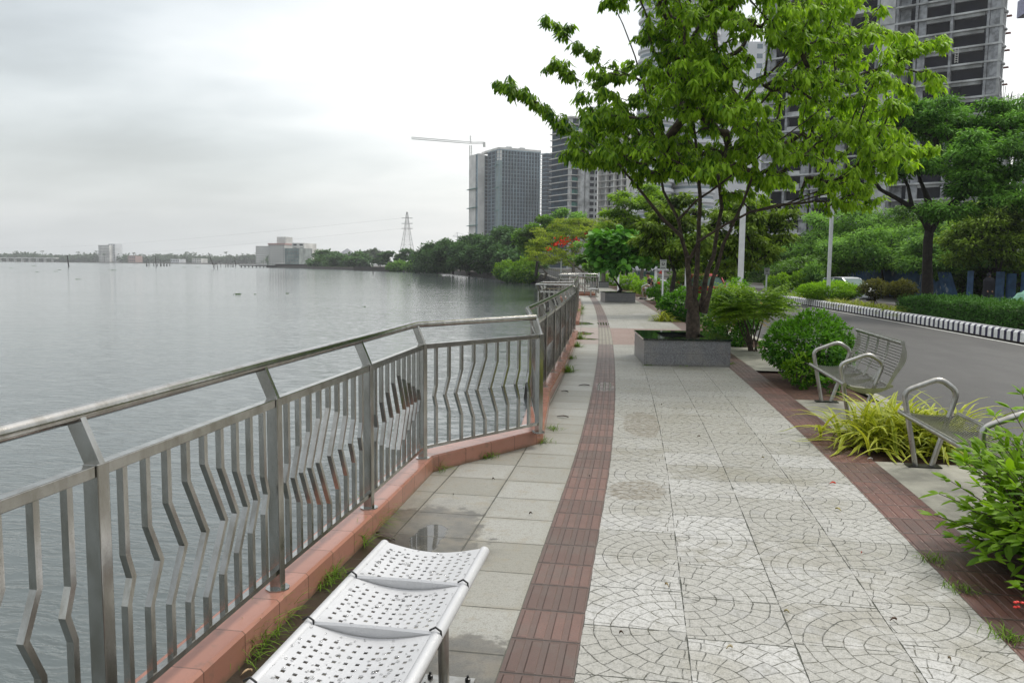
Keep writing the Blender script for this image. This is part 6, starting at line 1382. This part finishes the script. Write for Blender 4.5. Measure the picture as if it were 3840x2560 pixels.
hy = [(892, 1103, 1.4), (956, 1103, .5), (1077, 1100, .6), (291, 1047, 1.3), (126, 997, 3), (222, 1012, 1.5), (208, 1018, 1.2), (138, 1020, 1), (424, 1013, 2.4), (492, 1005, 1.5), (510, 991, 4.5), (690, 1003, 3), (740, 1003, 3), (560, 1004, 1.5), (1562, 1043, 1.2), (1530, 1069, 1), (1367, 1150, .3), (42, 1005, 1.5), (870, 1000, 2.5), (400, 990, 3), (660, 1007, 1)]
for i, (px, py, w) in enumerate(hy):
    g = gnd(px, py, -1.5); n = 50; w = w*.32 if g[1] < 150 else w*.5; P = np.array([g[0], g[1], -1.5])+np.stack([rng.normal(0, w*.35, n), rng.normal(0, w*.5, n), np.zeros(n)], 1); D = rdir(n); D[:, 2] = abs(D[:, 2])*.4; t = thing('floating_weed', 'small raft of dark floating weed on the grey water', 'floating weed', (g[0], g[1], -1.5), 'rafts of floating weed on the open water')
    leaf_mesh('leaves', P, D, np.tile([0, 0, 1.], (n, 1))+rdir(n)*.5, min(.5, .05+w*.22), min(.35, .04+w*.14), 'fold', L_['maindark'], t, .2)
for px, py, s in [(2020, 1450, .4), (2022, 1398, .3), (2032, 1500, .25)]:
    g = gnd(px, py, -1.5); t = thing('water_plant', {1450: 'largest leafy water plant below the corner post', 1398: 'upper leafy water plant below the corner post', 1500: 'lowest small water plant below the corner post'}[py], 'water plant', (g[0], g[1], -1.5), 'water plants below the corner post'); n = 50; P = np.array([g[0], g[1], -1.48])+rng.normal(0, s*.5, (n, 3))*[.8, 1, .2]; leaf_mesh('leaves', P, rdir(n)+[0, 0, .3], rdir(n)*.6+[0, 0, 1], .16, .09, 'fold', L_['bush'], t, .3)

# ------------------------------------------------------------------ blue fence, vehicles, people
def blue_fence():
    spans = [(3110, 3345, 60, 1018, 1064, False), (3345, 3560, 56, 1020, 1075, False), (3575, 3660, 48, 1025, 1112, True), (3760, 3840, 45, 1025, 1122, True)]
    t = thing('sheet_fence', 'dented blue sheet-metal site fence beyond the opposite road', 'fence', tuple(at(3450, 1060, 57)))
    for x0, x1, Y, yt, yb, br in [(3070, 3180, 64, 1022, 1064, 0), (3180, 3280, 61, 1010, 1062, 0), (3280, 3360, 58, 1008, 1064, 0), (3360, 3450, 56, 1015, 1068, 0), (3450, 3545, 53, 1020, 1080, 0), (3545, 3605, 50, 1020, 1090, 1), (3628, 3652, 47.5, 1015, 1118, 0), (3735, 3768, 46, 1018, 1118, 0), (3775, 3812, 45.6, 1025, 1118, 0), (3830, 3900, 45, 1020, 1120, 0)]:
        a, c = at(x0, yt, Y), at(x1, yt, Y-1.5*(x1-x0)/90); n = max(4, int((c[0]-a[0])/.12)); mb = MB(); vs = []
        zt = a[2]; zb = -.25
        for i in range(n+1):
            s = i/n; p = a+(c-a)*s; off = .03*(1 if (i//2) % 2 else -1); ln = .35*br*(s-.5)
            vs += [(p[0]-ln*0, p[1]+off, zb), (p[0]-(.5 if br else 0), p[1]+off+ln, zt)]
        mb.add(vs, [(2*i, 2*i+2, 2*i+3, 2*i+1) for i in range(n)]); o = mb.build('panel', M['bluesheet'], t); sm = o.modifiers.new('thickness', 'SOLIDIFY'); sm.thickness = .01
m_, T, b_ = new_mat('blue_sheet_with_torn_paper'); tc = T.n('ShaderNodeTexCoord').outputs['Object']; nz = T.noise(T.scale(tc, (1, 1, .35)), 1.6, 5, .7); z_ = T.sep(tc)[2]
c_ = T.mix(T.ramp(T.noise(tc, 2, 4), .3, .7), (.02, .06, .13), (.05, .12, .24)); c_ = T.mix(T.m('MULTIPLY', T.ramp(nz, .58, .62), T.m('LESS_THAN', z_, 1.9)), c_, (.3, .34, .36)); T.link(c_, b_.inputs['Base Color']); b_.inputs['Roughness'].default_value = .6; M['bluesheet'] = m_
blue_fence()
q = at(3835, 1120, 40); t = thing('tarpaulin_heap', 'pale green tarpaulin heap at the right edge beyond the hedge', 'tarpaulin', (q[0], 40, -.3)); mb = MB(); vs = []
for i in range(9):
    for j in range(9):
        x, y = (i/8-.5)*2.2, (j/8-.5)*1.6; h = 1.1*math.cos(x/2.2*math.pi)*math.cos(y/1.6*math.pi)**.8*(1+.12*math.sin(i*2.3+j)); vs.append((q[0]+x+.3, 40+y, -.3+max(0, h)))
mb.add(vs, [(i*9+j, (i+1)*9+j, (i+1)*9+j+1, i*9+j+1) for i in range(8) for j in range(8)]); mb.build('sheet', pbr('green_tarpaulin', (.16, .36, .26), .6), t, smooth=60)

def car(label, x, y, z, ang, paint, name='sedan_car', hb=False):
    t = thing(name, label, 'car', (x, y, z)); ca, sa = math.cos(ang), math.sin(ang)
    def W(u, v, w): return (x+u*ca-v*sa, y+u*sa+v*ca, z+w)
    # stations along the length: (u, half width at belt, bottom, belt height, roof height or None, roof half width)
    Ls = 4.3; low = [(-2.15, .6, .35, .62), (-2.05, .78, .22, .82), (-1.5, .86, .18, .9), (-.6, .88, .17, .93), (.5, .88, .17, .92), (1.3, .86, .18, .86), (1.9, .78, .22, .74), (2.15, .58, .34, .56)]
    if hb: low[0] = (-2.0, .7, .3, .9); low[1] = (-1.95, .8, .22, .95)
    mb = MB(); vs = []; n = 8
    for u, hw, zb, zt in low:
        for (v, w) in ((-hw*.92, zb), (-hw, zb+(zt-zb)*.35), (-hw*.99, zb+(zt-zb)*.75), (-hw*.88, zt), (hw*.88, zt), (hw*.99, zb+(zt-zb)*.75), (hw, zb+(zt-zb)*.35), (hw*.92, zb)): vs.append(W(u, v, w))
    fs = [(i*n+j, (i+1)*n+j, (i+1)*n+(j+1) % n, i*n+(j+1) % n) for i in range(len(low)-1) for j in range(n)]+[tuple(range(n)), tuple((len(low)-1)*n+j for j in range(n-1, -1, -1))]
    mb.add(vs, fs); mb.build('body', paint, t, smooth=35)
    rf = [(-1.0 if not hb else -1.6, .62, 1.38), (-.2, .64, 1.47), (.35, .63, 1.45), (.55, .6, 1.38)]; mb = MB(); mb.add([W(u, s*v, w) for u, v, w in rf for s in (-1, 1)]+[W(u, s*v*.98, w-.05) for u, v, w in rf for s in (-1, 1)], [(2*i, 2*i+1, 2*i+3, 2*i+2) for i in range(3)]+[(8+2*i, 10+2*i, 11+2*i, 9+2*i) for i in range(3)]+[(0, 2, 10, 8), (2, 4, 12, 10), (4, 6, 14, 12), (1, 9, 11, 3), (3, 11, 13, 5), (5, 13, 15, 7), (0, 8, 9, 1), (6, 7, 15, 14)]); mb.build('roof', paint, t, smooth=40)
    bR = -1.75 if not hb else -1.95; mb = MB(); mb.add([W(.53, -.59, 1.36), W(.53, .59, 1.36), W(1.25, .74, .9), W(1.25, -.74, .9)], [(0, 1, 2, 3)]); mb.build('windscreen', M['carglass'], t)
    mb = MB(); mb.add([W(rf[0][0], -.6, 1.36), W(rf[0][0], .6, 1.36), W(bR, .74, .92), W(bR, -.74, .92)], [(0, 3, 2, 1)]); mb.build('rear_window', M['carglass'], t)
    for s in (-1, 1):
        mb = MB(); mb.add([W(rf[0][0]+.02, s*.635, 1.37), W(.5, s*.62, 1.37), W(1.15, s*.77, .92), W(bR+.1, s*.78, .92)], [(0, 1, 2, 3)]); mb.build('side_window', M['carglass'], t)
        for a, c in (((.5, .61, 1.38), (1.28, .77, .9)), ((rf[0][0], .61, 1.38), (bR, .78, .92)), ((-.2, .645, 1.4), (-.25, .8, .92))): mb = MB(); mb.bar(W(a[0], s*a[1], a[2]), W(c[0], s*c[1], c[2]), .06, .06); mb.build('pillar', paint, t)
        mb = MB(); mb.ball(W(1.0, s*.96, .97), (.1, .09, .07)); mb.build('mirror', paint, t, smooth=60)
        for u in (-1.3, 1.32):
            mb = MB(); mb.tube([W(u, s*.66, .31), W(u, s*.88, .31)], .31, 16); wl = mb.build('wheel', M['black'], t, smooth=40); mb = MB(); mb.tube([W(u, s*.87, .31), W(u, s*.895, .31)], .19, 12); mb.build('rim', M['bench'], wl)
        mb = MB(); mb.ball(W(1.98, s*.6, .66), (.13, .15, .08)); mb.build('headlight', M['white'], t, smooth=60); mb = MB(); mb.ball(W(-2.02, s*.64, .74), (.08, .14, .09)); mb.build('tail_light', pbr('tail_red', (.4, .01, .01), .3), t, smooth=60)
    return t
M['carglass'] = pbr('tinted_glass', (.09, .15, .13), .5, var=0, spec=.05); WP = pbr('white_car_paint', (.6, .62, .64), .2, var=0)
q = at(3168, 1060, 50); car('white sedan car on the opposite road behind the bright lime bush', q[0], 50, -.38, R(-62), WP)
q = at(2572, 1060, 37); car('red hatchback car with pale blue rear glass behind the white post', q[0]+.6, 37, -.16, R(96), pbr('red_paint', (.35, .01, .02), .25), hb=True)
q = at(2372, 1050, 62); car('silver car glimpsed behind the round-leaved tree', q[0]+.8, 62, -.16, R(100), pbr('silver_paint', (.45, .47, .48), .25, .4))
SKIN = pbr('skin', (.30, .16, .10), .6, var=.1)
def skin_body(name, joints, edges, mat, parent=None, sub=2):
    me = bpy.data.meshes.new(name); off = LOC.get(parent.name, np.zeros(3)) if parent is not None else np.zeros(3); me.from_pydata([tuple(np.array(j[0])-off) for j in joints], edges, []); o = link_mesh(name, me, None, parent)
    mo = o.modifiers.new('skin', 'SKIN'); mo.use_smooth_shade = True; sv = me.skin_vertices[0].data if me.skin_vertices else None
    if sv is None: 
        bpy.context.view_layer.objects.active = o; bm = bmesh.new(); bm.from_mesh(me); bm.verts.layers.skin.verify(); bm.to_mesh(me); bm.free(); sv = me.skin_vertices[0].data
    for i, j in enumerate(joints): sv[i].radius = (j[1], j[1] if len(j) < 3 else j[2]); sv[i].use_root = (i == 0)
    ss = o.modifiers.new('smooth', 'SUBSURF'); ss.levels = sub; ss.render_levels = sub; me.materials.append(mat); return o
def person_sitting(x, y, zs, label):
    "faces -x, seated; sits on a seat at height zs"
    t = thing('person', label, 'person', (x-.1, y, 0))
    def P(dx, dy, z): return (x+dx, y+dy, z)
    J = [(P(.0, 0, zs+.1), .11, .15), (P(-.02, 0, zs+.28), .1, .14), (P(-.08, 0, zs+.45), .105, .17), (P(-.12, 0, zs+.56), .06, .08), (P(-.155, 0, zs+.64), .05), (P(-.19, 0, zs+.72), .085), (P(-.2, 0, zs+.8), .082)]
    E = [(0, 1), (1, 2), (2, 3), (3, 4), (4, 5), (5, 6)]
    for s in (-1, 1):
        b = len(J); J += [(P(-.1, s*.17, zs+.52), .055), (P(-.02, s*.24, zs+.27), .042), (P(-.27, s*.14, zs+.16), .033), (P(-.33, s*.1, zs+.14), .028, .035)]; E += [(3, b), (b, b+1), (b+1, b+2), (b+2, b+3)]
        for k in range(5):
            f = len(J); dy = (k-2)*.018; L = [.05, .07, .078, .072, .055][k]; J += [(P(-.36, s*.1+dy, zs+.135), .01), (P(-.36-L*.5, s*.1+dy, zs+.125), .009), (P(-.36-L*.8, s*.1+dy, zs+.1), .008)]; E += [(b+3, f), (f, f+1), (f+1, f+2)]
        b = len(J); fw = -.03 if s > 0 else .1
        J += [(P(-.05, s*.1, zs+.08), .09), (P(-.43, s*.13, zs+.09), .062), (P(-.40+fw, s*.12, .3), .052), (P(-.36+fw, s*.12, .09), .035), (P(-.36+fw, s*.12, .05), .035), (P(-.5+fw, s*.12, .035), .03)]; E += [(0, b), (b, b+1), (b+1, b+2), (b+2, b+3), (b+3, b+4), (b+4, b+5)]
    skin_body('body', J, E, SKIN, t)
    J = [(P(.01, 0, zs+.1), .13, .17), (P(-.02, 0, zs+.28), .12, .16), (P(-.08, 0, zs+.45), .125, .19), (P(-.12, 0, zs+.55), .07, .09)]; E = [(0, 1), (1, 2), (2, 3)]
    for s in (-1, 1): b = len(J); J += [(P(-.1, s*.18, zs+.52), .072), (P(-.05, s*.23, zs+.36), .06)]; E += [(3, b), (b, b+1)]
    skin_body('shirt', J, E, pbr('black_shirt', (.012, .012, .014), .8, var=.1), t)
    J = [(P(.02, 0, zs+.09), .13, .17)]; E = []
    for s in (-1, 1): b = len(J); J += [(P(-.08, s*.1, zs+.09), .115), (P(-.36, s*.13, zs+.095), .088)]; E += [(0, b), (b, b+1)]
    skin_body('shorts', J, E, pbr('white_shorts', (.6, .6, .62), .8, var=.05), t)
    mb = MB(); mb.ball(P(-.175, 0, zs+.815), (.098, .088, .09), 12, 8); mb.build('hair', pbr('black_hair', (.01, .008, .007), .7), t, smooth=60)
    mb = MB(); mb.ball(P(-.285, 0, zs+.745), (.022, .014, .018), 6, 5); mb.build('nose', SKIN, t, smooth=60)
    for s in (-1, 1):
        mb = MB(); mb.ball(P(-.268, s*.032, zs+.775), .011, 6, 5); mb.build('eye', M['black'], t); mb = MB(); mb.ball(P(-.18, s*.088, zs+.755), (.02, .01, .03), 6, 5); mb.build('ear', SKIN, t, smooth=60)
        fw = -.03 if s > 0 else .1; mb = MB(); mb.ball(P(-.43+fw, s*.12, .042), (.14, .05, .045), 10, 6); mb.build('shoe', pbr('grey_shoe', (.2, .2, .2), .7) if s < 0 else M['black'], t, smooth=60)
    mb = MB(); mb.ball(P(-.272, 0, zs+.7), (.006, .026, .007), 6, 4); mb.build('mouth', pbr('lip', (.25, .08, .06), .6), t)
person_sitting(.40, 39.5, .44, 'person in a black T-shirt and white shorts seated on the far steel bench')
def person_robe(px, Y, label):
    q = at(px, 1090, Y); x, y, z = q[0], Y, -.28; t = thing('person', label, 'person', (x, y, z))
    J = [((x, y, z+.95), .13, .16), ((x, y, z+1.2), .12, .15), ((x, y, z+1.36), .1, .17), ((x, y, z+1.46), .05), ((x, y-.02, z+1.55), .08), ((x, y-.02, z+1.63), .08)]; E = [(0, 1), (1, 2), (2, 3), (3, 4), (4, 5)]
    for s in (-1, 1):
        b = len(J); J += [((x+s*.13, y, z+1.33), .045), ((x+s*.15, y-.02, z+1.08), .036), ((x+s*.12, y-.1, z+.86), .03), ((x+s*.11, y-.2, z+.8), .026)]; E += [(2, b), (b, b+1), (b+1, b+2), (b+2, b+3)]
        for k in range(5): f = len(J); J += [((x+s*.11+(k-2)*.015, y-.23, z+.76), .009), ((x+s*.11+(k-2)*.016, y-.24, z+.71+.01*abs(k-2)), .008)]; E += [(b+3, f), (f, f+1)]
        b = len(J); J += [((x+s*.09, y, z+.85), .09), ((x+s*.1, y-.01, z+.47), .06), ((x+s*.1, y, z+.08), .036), ((x+s*.1, y-.12, z+.04), .03)]; E += [(0, b), (b, b+1), (b+1, b+2), (b+2, b+3)]
    skin_body('body', J, E, SKIN, t, 1); RB = pbr('black_robe', (.008, .008, .014), .8, var=.2)
    mb = MB(); mb.lathe((x, y, z), [(.3, .06), (.28, .4), (.235, .8), (.225, 1.1), (.26, 1.28), (.2, 1.42), (.09, 1.5)], 18, sx=1.1, sy=.95); mb.build('robe', RB, t, smooth=60)
    mb = MB(); mb.ball((x, y+.02, z+1.6), (.115, .12, .14), 12, 8); mb.build('headscarf', RB, t, smooth=60)
    for s in (-1, 1): mb = MB(); mb.ball((x+s*.03, y-.1, z+1.61), .01, 6, 4); mb.build('eye', M['black'], t)
    mb = MB(); mb.ball((x, y-.12, z+1.585), (.012, .02, .018), 6, 4); mb.build('nose', SKIN, t)
    mb = MB(); mb.ball((x, y-.105, z+1.55), (.022, .006, .006), 6, 4); mb.build('mouth', pbr('lip2', (.2, .07, .05), .6), t)
person_robe(3706, 44.5, 'person in a long black robe standing by the blue fence panels')

# ------------------------------------------------------------------ haze
def haze():
    mb = MB(); mb.box((-700, 1050, 74), (4200, 3400, 155)); o = mb.build('haze', None); m = bpy.data.materials.new('thin_haze'); m.use_nodes = True; nt = m.node_tree; nt.nodes.clear(); out = nt.nodes.new('ShaderNodeOutputMaterial'); v = nt.nodes.new('ShaderNodeVolumePrincipled')
    v.inputs['Color'].default_value = (.95, .975, 1, 1); v.inputs['Density'].default_value = .00024; v.inputs['Anisotropy'].default_value = .3; nt.links.new(v.outputs[0], out.inputs['Volume']); o.data.materials.append(m); o['kind'] = 'stuff'; o['label'] = 'thin pale haze over the lagoon'; o['category'] = 'haze'
haze()
